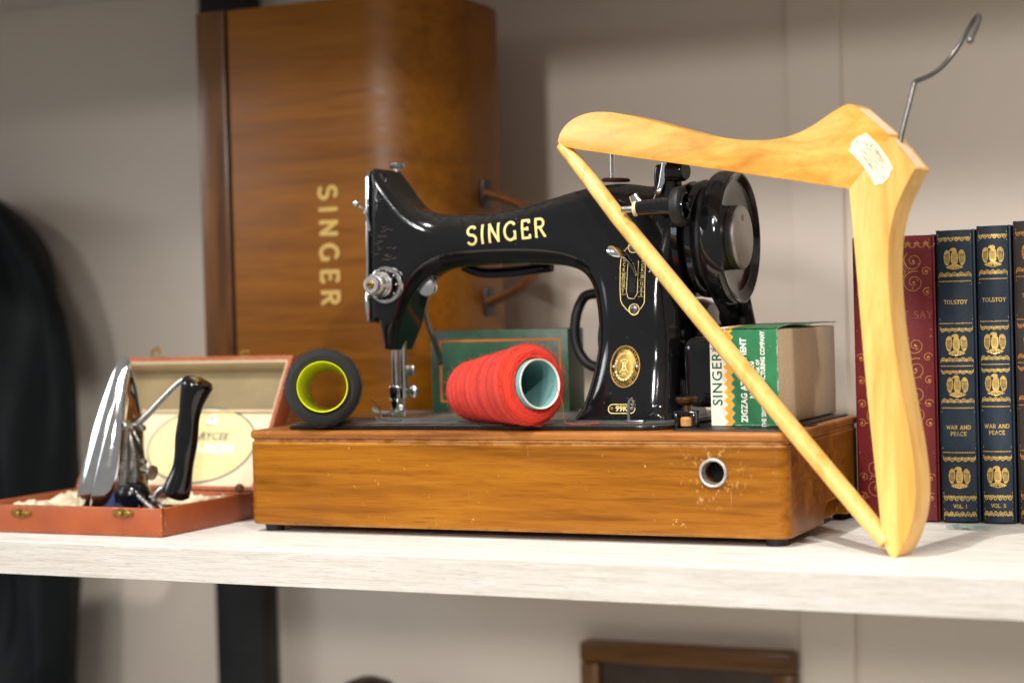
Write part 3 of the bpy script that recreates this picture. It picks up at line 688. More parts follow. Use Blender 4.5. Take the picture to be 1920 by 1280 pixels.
# hand wheel
wc = (.0, .10, .2190)
hw = M().lathe([(.340, .020), (.344, .026), (.3465, .0415), (.3490, .0440), (.3530, .0446), (.3555, .0425), (.3572, .0395), (.3592, .0395), (.3610, .0440), (.3630, .0490), (.3660, .0506), (.3715, .0511), (.3755, .0508), (.3778, .0498), (.3784, .0488),
                (.3778, .0472), (.3752, .0440), (.3738, .0400), (.3732, .0330), (.3732, .0250), (.3732, .0220)], wc, (1, 0, 0), 96).build('hand_wheel', 'japan', mach)
kn = [(.3725, .0225), (.3730, .0234), (.3740, .0238), (.3790, .0238), (.3802, .0234), (.3808, .0226), (.3810, .0215), (.3810, .0)]
knob = M().lathe(kn, wc, (1, 0, 0), 64).build('clutch_knob', 'satin', hw)
for k in range(90):
    a = 2*math.pi*k/90; y, z = .0236*math.cos(a), .0236*math.sin(a)
    if k == 0: first = M().box((.3742, wc[1]+.0232, wc[2]-.0005), (.3788, wc[1]+.0242, wc[2]+.0005)).build('knurl', 'steel', hw, False)
    else:
        c = first.copy(); COL.objects.link(c); c.parent = hw
        R_ = Matrix.Translation((0, wc[1], wc[2])) @ Matrix.Rotation(a, 4, 'X') @ Matrix.Translation((0, -wc[1], -wc[2])); b = Matrix.Translation(root_loc(hw))
        c.matrix_local = b.inverted() @ R_ @ b
M().lathe([(.3805, .0026), (.3815, .0024), (.3817, 0)], (0, .0965, .2335), (1, 0, 0), 16).build('stop_screw', 'dull_steel', hw)
# bobbin winder
bw = at(1273, 387, Y=.040)
win = M().lathe([(-.002, .006), (-.0015, .0128), (.0, .0140), (.0030, .0148), (.0052, .0146), (.0066, .0130), (.0068, .0105)], (bw[0]-.002, .040, bw[2]), (1, 0, 0), 48).build('bobbin_winder', 'black_rubber', mach)
M().lathe([(.0055, .0104), (.0075, .0100), (.0080, .0092), (.0068, .0085), (.0068, .0030), (.0095, .0028), (.0100, .0018), (.0100, 0)], (bw[0]-.002, .040, bw[2]), (1, 0, 0), 40).build('pulley', 'japan', win)
sx = at(1195, 396, Y=.042)[0]
M().tube([(bw[0]-.003, .040, bw[2]), (bw[0]-.012, .040, bw[2]+.0005), (sx+.004, .042, bw[2]+.0003), (sx, .042, bw[2]+.0003)], [.0068, .0064, .0056, .0050], 20).build('winder_arm', 'japan', win)
M().lathe([(0, .0048), (.0015, .0056), (.0028, .0056), (.003, .0030)], (sx+.0005, .042, bw[2]), (-1, 0, 0), 24).build('collar', 'pages', win)
M().lathe([(0, .0027), (.0095, .0027), (.0102, .0022), (.0102, 0)], (sx-.002, .042, bw[2]), (-1, 0, 0), 20).build('spindle', 'steel', win)
lv = at(1186, 372, Y=.045)
M().tube([(sx+.003, .045, bw[2]+.003), (lv[0]+.002, .046, lv[2]-.002), (lv[0], .046, lv[2]+.0025)], [.0022, .0044, .0036], 14, .4).build('release_lever', 'chrome', win)
# winder bracket with leaf spring
bk = [at(1226, 312, Y=.052), at(1233, 307, Y=.052), at(1258, 308, Y=.052), at(1266, 320, Y=.052), at(1262, 345, Y=.052), at(1268, 372, Y=.052), at(1262, 398, Y=.052), at(1225, 400, Y=.052), at(1214, 385, Y=.052), at(1228, 362, Y=.052), at(1224, 340, Y=.052)]
M().prism([tuple(q) for q in chaikin(bk, 2)], (0, .020, 0)).build('winder_bracket', 'japan', win, True, .0024, 3)
ls = smooth_path([at(1246, 306, Y=.049), at(1243, 325, Y=.049), at(1240, 345, Y=.049), at(1236, 358, Y=.049), at(1231, 364, Y=.047)], 2)
M().tube(ls, .0022, 10, .45, (1, 0, 0)).build('leaf_spring', 'chrome', win)
M().lathe([(0, .0075), (.012, .0078), (.014, .0066), (.014, 0)], (at(1262, 322, Y=.056)[0]-.002, .054, at(1262, 322, Y=.056)[2]), (1, -.2, 0), 24).build('pivot_boss', 'japan', win)
M().lathe([(0, .0012), (.0006, .0012)], (at(1236, 378, Y=.0355)[0], .0356, at(1236, 378, Y=.0355)[2]), (0, -1, 0), 12).build('oil_hole', 'void', win)
# stitch-length plate
SPF = lambda a, b, l: on_body(a, b, .0007+l)
def spx(x, y): p = at(x, y, Y=.066); return (p[0], p[2])
pl = [spx(*p) for p in ((1164, 470), (1180, 452), (1196, 470), (1205, 480), (1207, 560), (1207, 570), (1188, 593), (1167, 574), (1160, 560), (1157, 480))]
pb = M(); yb = float(front_y([pl[4][0]-.008], [pl[4][1]])[0])
outer = chaikin(pl, 1)
pb.add([on_body(a, b, .0005) for a, b in outer]+[on_body(a, b, -.002) for a, b in outer], [tuple(range(len(outer)))]+[(i, (i+1) % len(outer), len(outer)+(i+1) % len(outer), len(outer)+i) for i in range(len(outer))])
plate = pb.build('stitch_plate', 'japan', mach, False)
gl = [line2d(list(outer)+[outer[0]], .00055)]
inn = [spx(*p) for p in ((1172, 488), (1172, 548), (1176, 559), (1187, 560), (1193, 550), (1192, 488))]
gl.append(line2d(inn, .00042, 1))
for (x, y, r) in ((1181, 463, .0041), (1188, 580, .0041)):
    a, b = spx(x, y); gl.append(ring2d(a, b, r, r, .0008, 24, 2))
for x0, x1, ys in ((1159, 1171, (512, 521, 531, 541, 552)), (1195, 1206, (512, 525, 538, 547, 556))):
    for y in ys: gl.append(line2d([spx(x0, y), spx(x1, y)], .0002, 3))
print2d('gold_lines', gl, SPF, 'gold_decal', plate)
lt = []
for x, items in ((1165, (('B', 480), ('A', 487), ('C', 496), ('K', 506), ('30', 516.5), ('15', 526), ('10', 536), ('7', 547))), (1200.5, (('T', 481), ('A', 489), ('C', 497.5), ('K', 506), ('20', 518.5), ('12', 532), ('8', 543), ('6', 552)))):
    for s_, y in items:
        a, b = spx(x, y)
        for v, f, l in font2d(s_, .0040, 0, xs=.72): lt.append(([(p+a, q+b) for p, q in v], f, 4))
print2d('plate_lettering', lt, SPF, 'gold_decal', plate)
for (x, y) in ((1181, 463), (1188, 580)):
    a, b = spx(x, y); yy = float(front_y([a], [b])[0])
    M().lathe([(-.001, .0032), (.0016, .0030), (.0020, .0022), (.0020, 0)], (a, yy, b), (0, -1, 0), 20).build('plate_screw', 'dull_steel', plate)
    M().box((a-.0026, yy-.0023, b-.0003), (a+.0026, yy-.0019, b+.0003)).build('screw_slot', 'void', plate, False)
a, b = spx(1188, 505); yy = float(front_y([a], [b])[0])
sl = [spx(*p) for p in ((1176, 490), (1189, 490), (1189, 549), (1177, 549))]
print2d('lever_slot', [([p for p in sl], [(0, 1, 2, 3)], 0)], lambda a, b, l: on_body(a, b, .0009), 'void', plate)
lev = M().tube([(at(1190, 515, Y=.063)[0], .066, at(1190, 515, Y=.063)[2]), at(1186, 498, Y=.058), at(1172, 480, Y=.048), at(1160, 474, Y=.043), at(1146, 469, Y=.040), at(1139, 467, Y=.039)], [.0016, .0020, .0030, .0042, .0044, .0030], 14, .5, (0, .5, 1)).build('stitch_lever', 'chrome', plate)
# oval badge
bc = at(1169.5, 687, Y=.062); bcx, bcz = bc[0], bc[2]
BF = lambda u, v, l: on_body(bcx+u, bcz+v, .0004+l)
RX, RZ = .01225, .0158
bd = print2d('badge', [disc2d(0, 0, RX, RZ, 48)], lambda u, v, l: on_body(bcx+u, bcz+v, .0003), 'void', mach)
gg = [ring2d(0, 0, RX-.0005, RZ-.0005, .0011, 56, 1)]
for k in range(11):
    t = 90+k*360/11; gg.append(disc2d((RX-.0023)*math.cos(math.radians(t)), (RZ-.0023)*math.sin(math.radians(t)), .00055, n=8, lay=2))
    gg.append(ring2d(0, 0, RX-.0018, RZ-.0018, .0003, 6, 3, t+7, t+25)); gg.append(ring2d(0, 0, RX-.0023, RZ-.0023, .0003, 6, 3, t+9, t+23)); gg.append(ring2d(0, 0, RX-.0028, RZ-.0028, .0003, 6, 3, t+7, t+25))
print2d('gold_rim', gg, BF, 'brass', bd)
cn = M(); nr = 10
vs = [BF(0, 0, .0016)]; fs = []
for i in range(1, nr+1):
    r = i/nr
    for k in range(40):
        t = 2*math.pi*k/40; vs.append(BF((RX-.0032)*r*math.cos(t), (RZ-.0032)*r*math.sin(t), .0016*(1-r**4)+.0001))
for k in range(40): fs.append((0, 1+k, 1+(k+1) % 40))
for i in range(nr-1):
    for k in range(40): fs.append((1+i*40+k, 1+(i+1)*40+k, 1+(i+1)*40+(k+1) % 40, 1+i*40+(k+1) % 40))
cn.add(vs, fs).build('gold_centre', 'brass', bd)
BR = lambda u, v, l: on_body(bcx+u, bcz+v, .0022+l)
ct = []
word = 'THE SINGER MANFG CO'
for i, ch in enumerate(word):
    if ch == ' ': continue
    t = math.radians(172-164*i/(len(word)-1)); cx, cz = .0068*math.cos(t), .0092*math.sin(t)+.0005; ra = t-math.pi/2
    for v, f, l in font2d(ch, .0024, .00003): ct.append(([(cx+p*math.cos(ra)-q*math.sin(ra), cz+p*math.sin(ra)+q*math.cos(ra)) for p, q in v], f, i % 5))
ct += [line2d([(-.0035, -.0045), (.0030, .0050)], .0006, 1), line2d([(.0035, -.0045), (-.0030, .0050)], .0006, 2), ring2d(0, .0000, .0013, .0033, .0007, 20, 3), ring2d(0, .003, .0034, .0022, .0006, 14, 4, 20, 160), line2d([(-.002, -.0052), (.002, -.0052)], .0006, 5)]
for k in range(9):
    t = math.radians(205+k*130/8); ct.append(disc2d(.0072*math.cos(t), .0098*math.sin(t), .0010, n=8, lay=k % 5))
for v, f, l in font2d('TRADE MARK', .0014, 0): ct.append(([(p, q-.0068) for p, q in v], f, 6))
print2d('badge_relief', ct, BR, 'gold_decal', bd)
for s in (-1, 1):
    yy = float(front_y([bcx+s*.0094], [bcz])[0]); M().lathe([(-.001, .0021), (.0014, .0019), (.002, .0010), (.002, 0)], (bcx+s*.0094, yy, bcz-.0008), (0, -1, 0), 16).build('badge_screw', 'dull_steel', bd)
# model-number plate
nc = at(1166.5, 766, Y=.058); ncx, ncz = nc[0], nc[2]
NF = lambda u, v, l: on_body(ncx+u, ncz+v, .0004+l)
def stad(w, h): return [(w/2-h/2+h/2*math.cos(t), h/2*math.sin(t)) for t in np.linspace(-math.pi/2, math.pi/2, 9)]+[(-w/2+h/2+h/2*math.cos(t), h/2*math.sin(t)) for t in np.linspace(math.pi/2, 1.5*math.pi, 9)]
npl = print2d('number_plate', [(stad(.0225, .0072), [tuple(range(18))], 0)], NF, 'void', mach)
st = stad(.0218, .0066)
print2d('plate_border', [line2d(st+[st[0]], .0006, 2)], NF, 'gold_decal', npl)
print2d('plate_number', [(v, f, 3) for v, f, l in font2d('99K', .0056, .00008, xs=1.1)], NF, 'gold_decal', npl)
for s in (-1, 1):
    yy = float(front_y([ncx+s*.0082], [ncz])[0]); M().lathe([(-.001, .0014), (.0009, .0013), (.0014, .0007), (.0014, 0)], (ncx+s*.0082, yy, ncz), (0, -1, 0), 14).build('rivet', 'brass', npl)
# bed thread hook in front of the pillar
hx = at(1180, 780, Y=.036)[0]; hy = .036
M().box((hx-.003, hy-.003, BT+.0008), (hx+.012, hy+.003, BT+.0022)).build('hook_foot', 'steel', mach, True, .0004)
M().tube(smooth_path([(hx, hy, BT+.001), (hx-.0006, hy, BT+.010), (hx+.0002, hy, BT+.0165), (hx+.0022, hy, BT+.0182), (hx+.0038, hy, BT+.0160), (hx+.0034, hy, BT+.0110)], 3), .0012, 10, 1.8, (1, 0, 0)).build('bed_hook', 'chrome', mach)
# right side: gear housing, terminal block, motor, belt, cords
def rbox(lo, hi, r): 
    c = (np.array(lo)+np.array(hi))/2; hf = (np.array(hi)-np.array(lo))/2-r
    return lambda p: np.linalg.norm(np.maximum(np.abs(p-c)-hf, 0), axis=1)+np.minimum(np.max(np.abs(p-c)-hf, axis=1), 0)-r
g1 = rbox((.3425, .060, .0935), (.3760, .128, .1455), .0095)
sdf_mesh('gear_housing', g1, (.336, .054, .086), (.382, .134, .152), .0016, 'japan', mach)
M().lathe([(0, .0085), (.006, .0085), (.007, .0070), (.007, .0055), (.012, .0052), (.012, 0)], (.3755, .080, .124), (1, 0, 0), 6).build('housing_nut', 'black_metal', mach, False)
M().lathe([(.336, .018), (.338, .0425), (.343, .0440), (.3445, .030)], (0, .10, .2190), (1, 0, 0), 64).build('wheel_guard', 'japan', mach)
M().lathe([(.238, .022), (.241, .029), (.248, .0325), (.322, .0325), (.330, .029), (.333, .012), (.352, .012), (.352, .017), (.356, .014), (.360, .017), (.360, 0)], (0, .176, .142), (1, 0, 0), 48).build('motor', 'japan', mach)
bl = []
for k in range(49):
    a = math.pi*2*k/48
    y0, z0, r0 = (.10, .219, .0405) if math.sin(a-.75) > 0 else (.176, .142, .0150)
    bl.append((.3582, y0+r0*math.cos(a), z0+r0*math.sin(a)))
M().tube(bl, .0030, 10).build('drive_belt', 'black_rubber', mach)
M().tube(smooth_path([(.300, .186, .176), at(1104, 545, Y=.168), at(1086, 570, Y=.162), at(1077, 605, Y=.160), at(1079, 645, Y=.160), at(1092, 672, Y=.160), at(1112, 690, Y=.158), (.300, .155, .105)], 4), .0042, 12).build('motor_cord', 'black_rubber', mach)
M().tube(smooth_path([(.352, .150, .196), at(1392, 560, Y=.14), at(1396, 590, Y=.145), at(1392, 625, Y=.15), (.392, .16, .12)], 3), .0040, 12).build('power_cord', 'black_rubber', mach)
M().sphere(at(1372, 592, Y=.15), .010, 12, (1, 1, 1.1)).build('cord_grommet', 'black_rubber', mach)
M().sphere(at(1397, 600, Y=.15), .009, 12, (.8, 1, 1.5)).build('cord_grommet', 'black_rubber', mach)
# lamp bracket seen under the arm, behind
M().tube(smooth_path([at(868, 498, Y=.128), at(900, 512, Y=.132), at(950, 511, Y=.135), at(1010, 503, Y=.135), at(1035, 500, Y=.130)], 3), [.0015+.0035*math.sin(math.pi*i/32) for i in range(33)][:33] if False else .0042, 12, .6).build('lamp_shade', 'japan', mach)

# ================================================================== THREAD SPOOLS
def spool(name, label, near, far, rn, rf, tube_in, tube_out, wall, mthread, mtube, edge=None):
    near, far = Vector(near), Vector(far); ax = (far-near); L = ax.length; ax.normalize()
    t = thing(name, label, 'thread spool', tuple((near+far)/2-Vector((0, 0, rn))))
    prof = [(.003, tube_out-.0006), (.0006, tube_out+.0012), (.0, tube_out+(rn-tube_out)*.45), (.0012, rn-.0035), (.0045, rn-.0006), (.0085, rn)]
    n = 26
    for i in range(1, n+1): prof.append((.0085+(L-.016)*i/n, rn+(rf-rn)*i/n+(.00016 if mthread == 'red_thread' else .00012)*rng.normal()))
    prof += [(L-.002, rf-.003), (L-.0006, rf-.006), (L-.0006, tube_out*.8-.001)]
    def lm(pf, nm, mat, nn=72, close=False, par=t):
        # build along local Z so the winding pattern follows the spool's axis
        q = Vector((0, 0, 1)).rotation_difference(ax)
        mm = M().lathe(pf, (0, 0, 0), (0, 0, 1), nn, close, None, False); o = mm.build(nm, mat, None)
        o.parent = par; o.rotation_mode = 'QUATERNION'
        if par is t: o.location = near-root_loc(t); o.rotation_quaternion = q
        return o
    lm(prof, 'winding', mthread)
    tb = lm([(-.0035, tube_in+wall*.2), (-.004, tube_in+wall*.6), (-.0030, tube_out), (.02, tube_out), (L+.004, tube_out*.80), (L+.004, tube_out*.80-wall), (.02, tube_in), (-.0028, tube_in)], 'cone_tube', mtube, 72, True)
    if edge: lm([(-.0043, tube_in+wall*.2), (-.0046, tube_in+wall*.9), (-.0036, tube_in+wall*1.05), (-.0036, tube_in-.0001)], 'paper_rim', edge, 72, True, tb)
    return t, ax
Rb = .0296
nb = at(605, 728.5, Y=-.004); nb = (nb[0], nb[1], BT+.0007+Rb)
fb = at(617, 742, Y=.074); fb = (fb[0], fb[1], BT+.0007+.0240)
sb, axb = spool('thread_spool', 'black thread spool with bright yellow plastic core, facing forward on the machine bed', nb, fb, Rb, .0240, .0186, .0198, .0012, 'black_thread', 'yellow')
Rr = .0300
nr_ = at(1006, 720, Z=BT+.0007+Rr); dr = Vector((-.89, .455, 0)).normalized()*.088
fr = (nr_[0]+dr.x, nr_[1]+dr.y, BT+.0007+.0228)
sr, axr = spool('thread_spool', 'red orange thread spool on a teal tube, lying before the machine pillar', nr_, fr, Rr, .0228, .0172, .0186, .0014, 'red_thread', 'teal', 'paper_edge')
# loose fuzz on the windings
def fuzz(t, near, far, rn, rf, mat, n, rad):
    near, far = Vector(near), Vector(far); ax = (far-near).normalized(); e1 = ax.cross(Vector((0, 0, 1))).normalized(); e2 = ax.cross(e1); m = M()
    for k in range(n):
        a = rng.random()*6.283; s = .002+rng.random()**2*((far-near).length-.006); r = rn+(rf-rn)*s/(far-near).length
        nrm = e1*math.cos(a)+e2*math.sin(a); tg = ax*rng.normal()*.6+nrm.cross(ax)*rng.normal()
        p = near+ax*s+nrm*(r-.0003); L = .0012+.0022*rng.random()
        m.tube([p, p+nrm*L*.5+tg*L*.4, p+nrm*L*.55+tg*L], rad, 3)
    o = m.build('loose_fibres', mat, t, False); o['kind'] = 'stuff'; return o
fuzz(sb, nb, fb, Rb, .0240, 'black_thread', 1800, .00007)
fuzz(sr, nr_, fr, Rr, .0228, 'red_thread', 1800, .00007)
M().tube(smooth_path([(nb[0]+.030, nb[1]+.02, BT+.020), (nb[0]+.038, nb[1]+.025, BT+.012), (nb[0]+.030, nb[1]+.03, BT+.004), (nb[0]+.045, nb[1]+.03, BT+.0012), (nb[0]+.036, nb[1]+.06, BT+.0012)], 3), .00028, 6).build('loose_end', 'black_thread', sb)

M().tube(smooth_path([(nr_[0]+.020, nr_[1]-.010, BT+.030), (nr_[0]+.026, nr_[1]-.010, BT+.014), (nr_[0]+.022, nr_[1]-.004, BT+.0014), (nr_[0]+.040, nr_[1]+.002, BT+.0014), (nr_[0]+.046, nr_[1]+.014, BT+.0014), (nr_[0]+.034, nr_[1]+.020, BT+.0014)], 3), .00026, 6).build('loose_end', 'red_thread', sr)

# ================================================================== GREEN BOX BEHIND THE MACHINE
g = thing('card_box', 'dark green card box with orange border line, standing behind the red spool', 'box', (.14, .185, BT))
p0 = at(808, 700, Y=.1620)[0]; p1 = at(1068, 700, Y=.1650)[0]; z1 = at(930, 618, Y=.163)[2]; gz0 = BT+.001
GB = M().box((p0, .163, gz0), (p1, .1965, z1)).build('carton', 'green_card', g, True, .0008)
GF = lambda u, v, l: (u, .1628-l, v)
ix0, ix1, iz0, iz1 = p0+.0085, p1-.0065, gz0+.008, z1-.008
print2d('border_line', [rect2d(ix0, iz1-.0016, ix1, iz1), rect2d(ix0, iz0, ix1, iz0+.0016), rect2d(ix0, iz0+.0016, ix0+.0016, iz1-.0016), rect2d(ix1-.0016, iz0+.0016, ix1, iz1-.0016)], GF, 'orange_line', g)

# ================================================================== ZIGZAG ATTACHMENT BOX
zb_ = thing('card_box', 'green, white and orange printed card box with tan side, standing on right end of base', 'box', (.407, .09, .0814))
Y0 = .0385; X0, X1 = at(1334.5, 800, Y=Y0)[0], at(1461.5, 800, Y=Y0)[0]; Y1, Z0, Z1 = .1950, .0815, at(1462, 613, Y=Y0)[2]
M().box((X0+.0008, Y0+.0006, Z0), (X1-.0002, Y1, Z1-.0012)).build('tan_tray', 'tan', zb_, True, .0016, 3)
xs_ = X0+.0150
fl = M()
zz = [(X0+.0148+(.0030 if k % 2 else 0), Z0+.0004+(Z1-Z0-.0010)*k/23) for k in range(24)]
zl = [(X0+.0098+(.0030 if k % 2 else 0), Z0+.0004+(Z1-Z0-.0010)*k/23) for k in range(24)]
def panel(name, left, right, mat, y=Y0):
    mm = M(); n = len(left)
    loopv = [(a, y, b) for a, b in left]+[(a, y, b) for a, b in right[::-1]]
    return mm.prism(loopv, (0, .0005, 0)).build(name, mat, zb_, True)
zlo, zhi = Z0+.0004, Z1-.0006
panel('white_panel', [(X0, zlo), (X0, zhi)], zl, 'box_white'); panel('zigzag_band', zl, zz, 'box_orange'); panel('green_panel', zz, [(X1, zlo), (X1, zhi)], 'box_green')
# top flap, slightly bowed and lifted
def flap(x0, x1, y0, y1, z, bow, mat, name, th=.0007):
    nx_, ny_ = 8, 10; mm = M(); vs = []
    for i in range(nx_+1):
        for j in range(ny_+1):
            u, v = i/nx_, j/ny_; vs.append((x0+(x1-x0)*u, y0+(y1-y0)*v, z+bow*math.sin(math.pi*min(1, v*1.1))*(.4+.6*u)-.0006*(1-min(1, v*8))))
    n0 = len(vs); vs += [(a, b, c-th) for a, b, c in vs]; fs = []
    for i in range(nx_):
        for j in range(ny_):
            a = i*(ny_+1)+j; q = (a, a+ny_+1, a+ny_+2, a+1); fs.append(q); fs.append(tuple(n0+t for t in q[::-1]))
    edge_ = [i*(ny_+1) for i in range(nx_+1)]+[nx_*(ny_+1)+j for j in range(1, ny_+1)]+[i*(ny_+1)+ny_ for i in range(nx_-1, -1, -1)]+[j for j in range(ny_-1, 0, -1)]
    for k in range(len(edge_)): a, b = edge_[k], edge_[(k+1) % len(edge_)]; fs.append((a, n0+a, n0+b, b))
    return mm.add(vs, fs).build(name, mat, zb_, True)
xz = X0+.0115
flap(X0, xz-.0003, Y0, Y0+.085, Z1, .0016, 'box_white', 'white_flap'); flap(xz, xz+.0042, Y0, Y0+.085, Z1, .0016, 'box_orange', 'orange_flap'); flap(xz+.0045, X1+.0004, Y0, Y0+.085, Z1, .0018, 'box_green', 'green_flap')
flap(X0, X1+.001, Y0+.080, Y1+.001, Z1+.0016, .0006, 'box_green_dark', 'rear_flap')
def boxtext(s_, size, bold, cx, cz, mat, name, space=1., xs=1.):
    parts = font2d(s_, size, bold, 'CENTER', space, xs)
    return print2d(name, parts, lambda u, v, l: (cx-v, Y0-.00012-l, cz+u), mat, zb_)
HZ = Z1-Z0
def bz(y): return at(1400, y, Y=Y0)[2]
def bxp(x): return at(x, 700, Y=Y0)[0]
boxtext('SINGER*', .0105, .00012, bxp(1345.5), (bz(752)+bz(655))/2, 'green_print', 'brand_lettering', 1.12, 1.0)
boxtext('ZIGZAG ATTACHMENT', .0062, .00026, bxp(1395), (bz(777)+bz(645))/2-.0005, 'white_print', 'title_lettering', 1.08, .86)
boxtext('NO. 160620', .0050, .00016, bxp(1410), (bz(748)+bz(676))/2, 'white_print', 'number_lettering', 1.1, .95)
boxtext('A TRADEMARK OF', .0036, .00010, bxp(1421.5), (bz(735)+bz(683))/2, 'white_print', 'small_lettering', 1.05, .85)
boxtext('THE SINGER MANUFACTURING COMPANY', .0046, .00014, bxp(1431), (bz(777)+bz(645))/2, 'white_print', 'maker_lettering', 1.05, .74)

# ================================================================== CARRYING CASE (standing on end behind the machine)
case = thing('carrying_case', 'large brown plywood carrying case standing on end, gold lettering down its front', 'case', (-.07, .335, 0))
cx0, cx1, cy0, cy1, cz1 = -.1655, .054, .236, .428, .4595
def case_loop(z, ins=0.):
    r = .078-ins; L_ = [(cx0, cy1-ins, z), (cx0, cy0+ins, z)]
    L_ += [(cx1-ins-r+r*math.cos(a), cy0+ins+r+r*math.sin(a), z) for a in np.linspace(-math.pi/2, 0, 14)]
    L_ += [(cx1-ins-r+r*math.cos(a), cy1-ins-r+r*math.sin(a), z) for a in np.linspace(0, math.pi/2, 14)]
    return L_
M().prism(case_loop(.0015), (0, 0, cz1-.0015)).build('shell', 'case_wood', case, True, .002, 2)
M().box((-.2010, cy0-.0012, 0), (-.1685, cy1+.0012, cz1+.0006)).build('bottom_moulding', 'case_wood_dark', case, True, .003, 2)
M().box((-.1688, cy0+.003, .001), (-.1650, cy1-.003, cz1-.002)).build('groove', 'void', case, False)
CF = lambda u, v, l: (at(618, 460, Y=cy0)[0]+v, cy0-.0004-l, at(618, 460, Y=cy0)[2]-u)
txt = serif2d('SINGER', .0190, .21, .38, .6, xs=1.0)
CF2 = lambda u, v, l: (CF(u, v, l)[0], cy0-.0002-l, CF(u, v, l)[2]-.0002)
out2 = serif2d('SINGER', .0190, .32, .38, .6, xs=1.0)
print2d('letter_outline', out2, lambda u, v, l: CF2(u, v, l*.3), 'gold_shadow', case)
print2d('lettering', txt, lambda u, v, l: CF(u, v, l+.0003), 'gold_case', case)
hz0, hz1 = at(925, 565, X=cx1)[2], at(925, 365, X=cx1)[2]; hyy = (cy0+cy1)/2
for z in (hz0, hz1):
    M().box((cx1, hyy-.010, z-.013), (cx1+.003, hyy+.010, z+.013)).build('handle_mount', 'black_metal', case, True, .001)
    M().sphere((cx1+.005, hyy, z), .005, 10).build('mount_stud', 'dark_brass', case)
M().tube(smooth_path([(cx1+.004, hyy, hz0), (cx1+.024, hyy, hz0+.006), (cx1+.046, hyy, hz0+.016), (cx1+.052, hyy, hz0+.035), (cx1+.053, hyy, (hz0+hz1)/2), (cx1+.052, hyy, hz1-.035), (cx1+.046, hyy, hz1-.016), (cx1+.024, hyy, hz1-.006), (cx1+.004, hyy, hz1)], 3), .0135, 12, .32, (0, 1, 0)).build('handle', 'leather', case)

# ================================================================== IRON CASE (small suitcase, lid open)
SX0, SX1, SY0, SY1, SH = -.2350, -.0475, -.0505, .0795, .0228
su = thing('iron_case', 'small orange brown leatherette case lying open, brass clasps on its front', 'case', (-.14, .015, .0005))
tr = M(); th = .0042
tr.box((SX0+th, SY0+th, .0006), (SX1-th, SY1-th, .004))
tr.build('tray_floor', 'suitcase', su, True, .0006)
tw = M().box((SX0, SY0, .0005), (SX1, SY0+th, SH)).build('front_wall', 'suitcase', su, True, .0012)
M().box((SX0, SY1-th, .0005), (SX1, SY1, SH)).build('rear_wall', 'suitcase', su, True, .0012)
M().box((SX0, SY0+th+.0001, .0005), (SX0+th, SY1-th-.0001, SH)).build('side_wall', 'suitcase', su, True, .0012)
M().box((SX1-th, SY0+th+.0001, .0005), (SX1, SY1-th-.0001, SH)).build('side_wall', 'suitcase', su, True, .0012)
M().box((SX0+th, SY0+th, .0042), (SX1-th, SY1-th, .0070)).build('tray_lining', 'blue_lining', su, True, .001)
# crumpled cloth in the tray
def crumple(x0, x1, y0, y1, z, amp, name, par, mat, seed):
    nx_, ny_ = 70, 60; vs = []; fs = []
    for i in range(nx_+1):
        for j in range(ny_+1):
            u, v = i/nx_, j/ny_
            w_0 = mnoise.noise(Vector((u*5+seed, v*4, seed))); h_ = amp*(abs(mnoise.noise(Vector((u*6+w_0*1.5, v*5+seed*3, 1.7))))*1.6+.5*abs(mnoise.noise(Vector((u*14, v*13+w_0*3, seed))))+.15)*min(1, 5*min(u, 1-u, v, 1-v)+.25)
            vs.append((x0+(x1-x0)*u, y0+(y1-y0)*v, z+h_))
    for i in range(nx_):
        for j in range(ny_): a = i*(ny_+1)+j; fs.append((a, a+ny_+1, a+ny_+2, a+1))
    return M().add(vs, fs).build(name, mat, par, True, angle=180)
crumple(SX0+th, -.172, SY0+th, SY1-th, .0130, .0072, 'cloth_lining', su, 'cloth', 1.0)
crumple(-.125, SX1-th, .030, SY1-th, .0158, .006, 'cloth_lining', su, 'cloth', 3.1)
# lid
LT = math.radians(31); hinge = np.array([0, SY1, SH])
up_ = np.array([0, math.sin(LT), math.cos(LT)]); bk_ = np.array([0, math.cos(LT), -math.sin(LT)])
LW = .132; LD = .023
def lid(x, a, b): p = hinge+up_*a+bk_*b; return (x, p[1], p[2])
def lidbox(x0, x1, a0, a1, b0, b1, name, mat, par, bev=.0012):
    mm = M(); mm.add([lid(x0, a0, b0), lid(x1, a0, b0), lid(x1, a1, b0), lid(x0, a1, b0), lid(x0, a0, b1), lid(x1, a0, b1), lid(x1, a1, b1), lid(x0, a1, b1)],
                     [(3, 2, 1, 0), (4, 5, 6, 7), (0, 1, 5, 4), (1, 2, 6, 5), (2, 3, 7, 6), (3, 0, 4, 7)])
    return mm.build(name, mat, par, True, bev)
ld = lidbox(SX0, SX1, .001, LW, LD-.003, LD, 'lid', 'suitcase', su)
lidbox(SX0, SX1, LW-th, LW, .0, LD-.0031, 'lid_top_wall', 'suitcase', ld); lidbox(SX0, SX1, .001, .001+th, .0, LD-.0031, 'lid_bottom_wall', 'suitcase', ld)
lidbox(SX0, SX0+th, .0053, LW-th-.0001, .0, LD-.0031, 'lid_side_wall', 'suitcase', ld); lidbox(SX1-th, SX1, .0053, LW-th-.0001, .0, LD-.0031, 'lid_side_wall', 'suitcase', ld)
lidbox(SX0+th, SX1-th, .0055, LW-.0483, LD-.0048, LD-.0033, 'lid_lining', 'cream', ld, .0004)
lidbox(SX0+th, SX1-th, LW-.0463, LW-th-.0002, LD-.0048, LD-.0033, 'lining_top_shade', 'cream_shade', ld, .0004)  # upper lining, shade inside the lid painted as a darker colour
lidbox(SX1-th-.0012, SX1-th-.0002, .0055, LW-th-.0004, .0012, LD-.005, 'lining_edge', 'cream', ld, .0002)
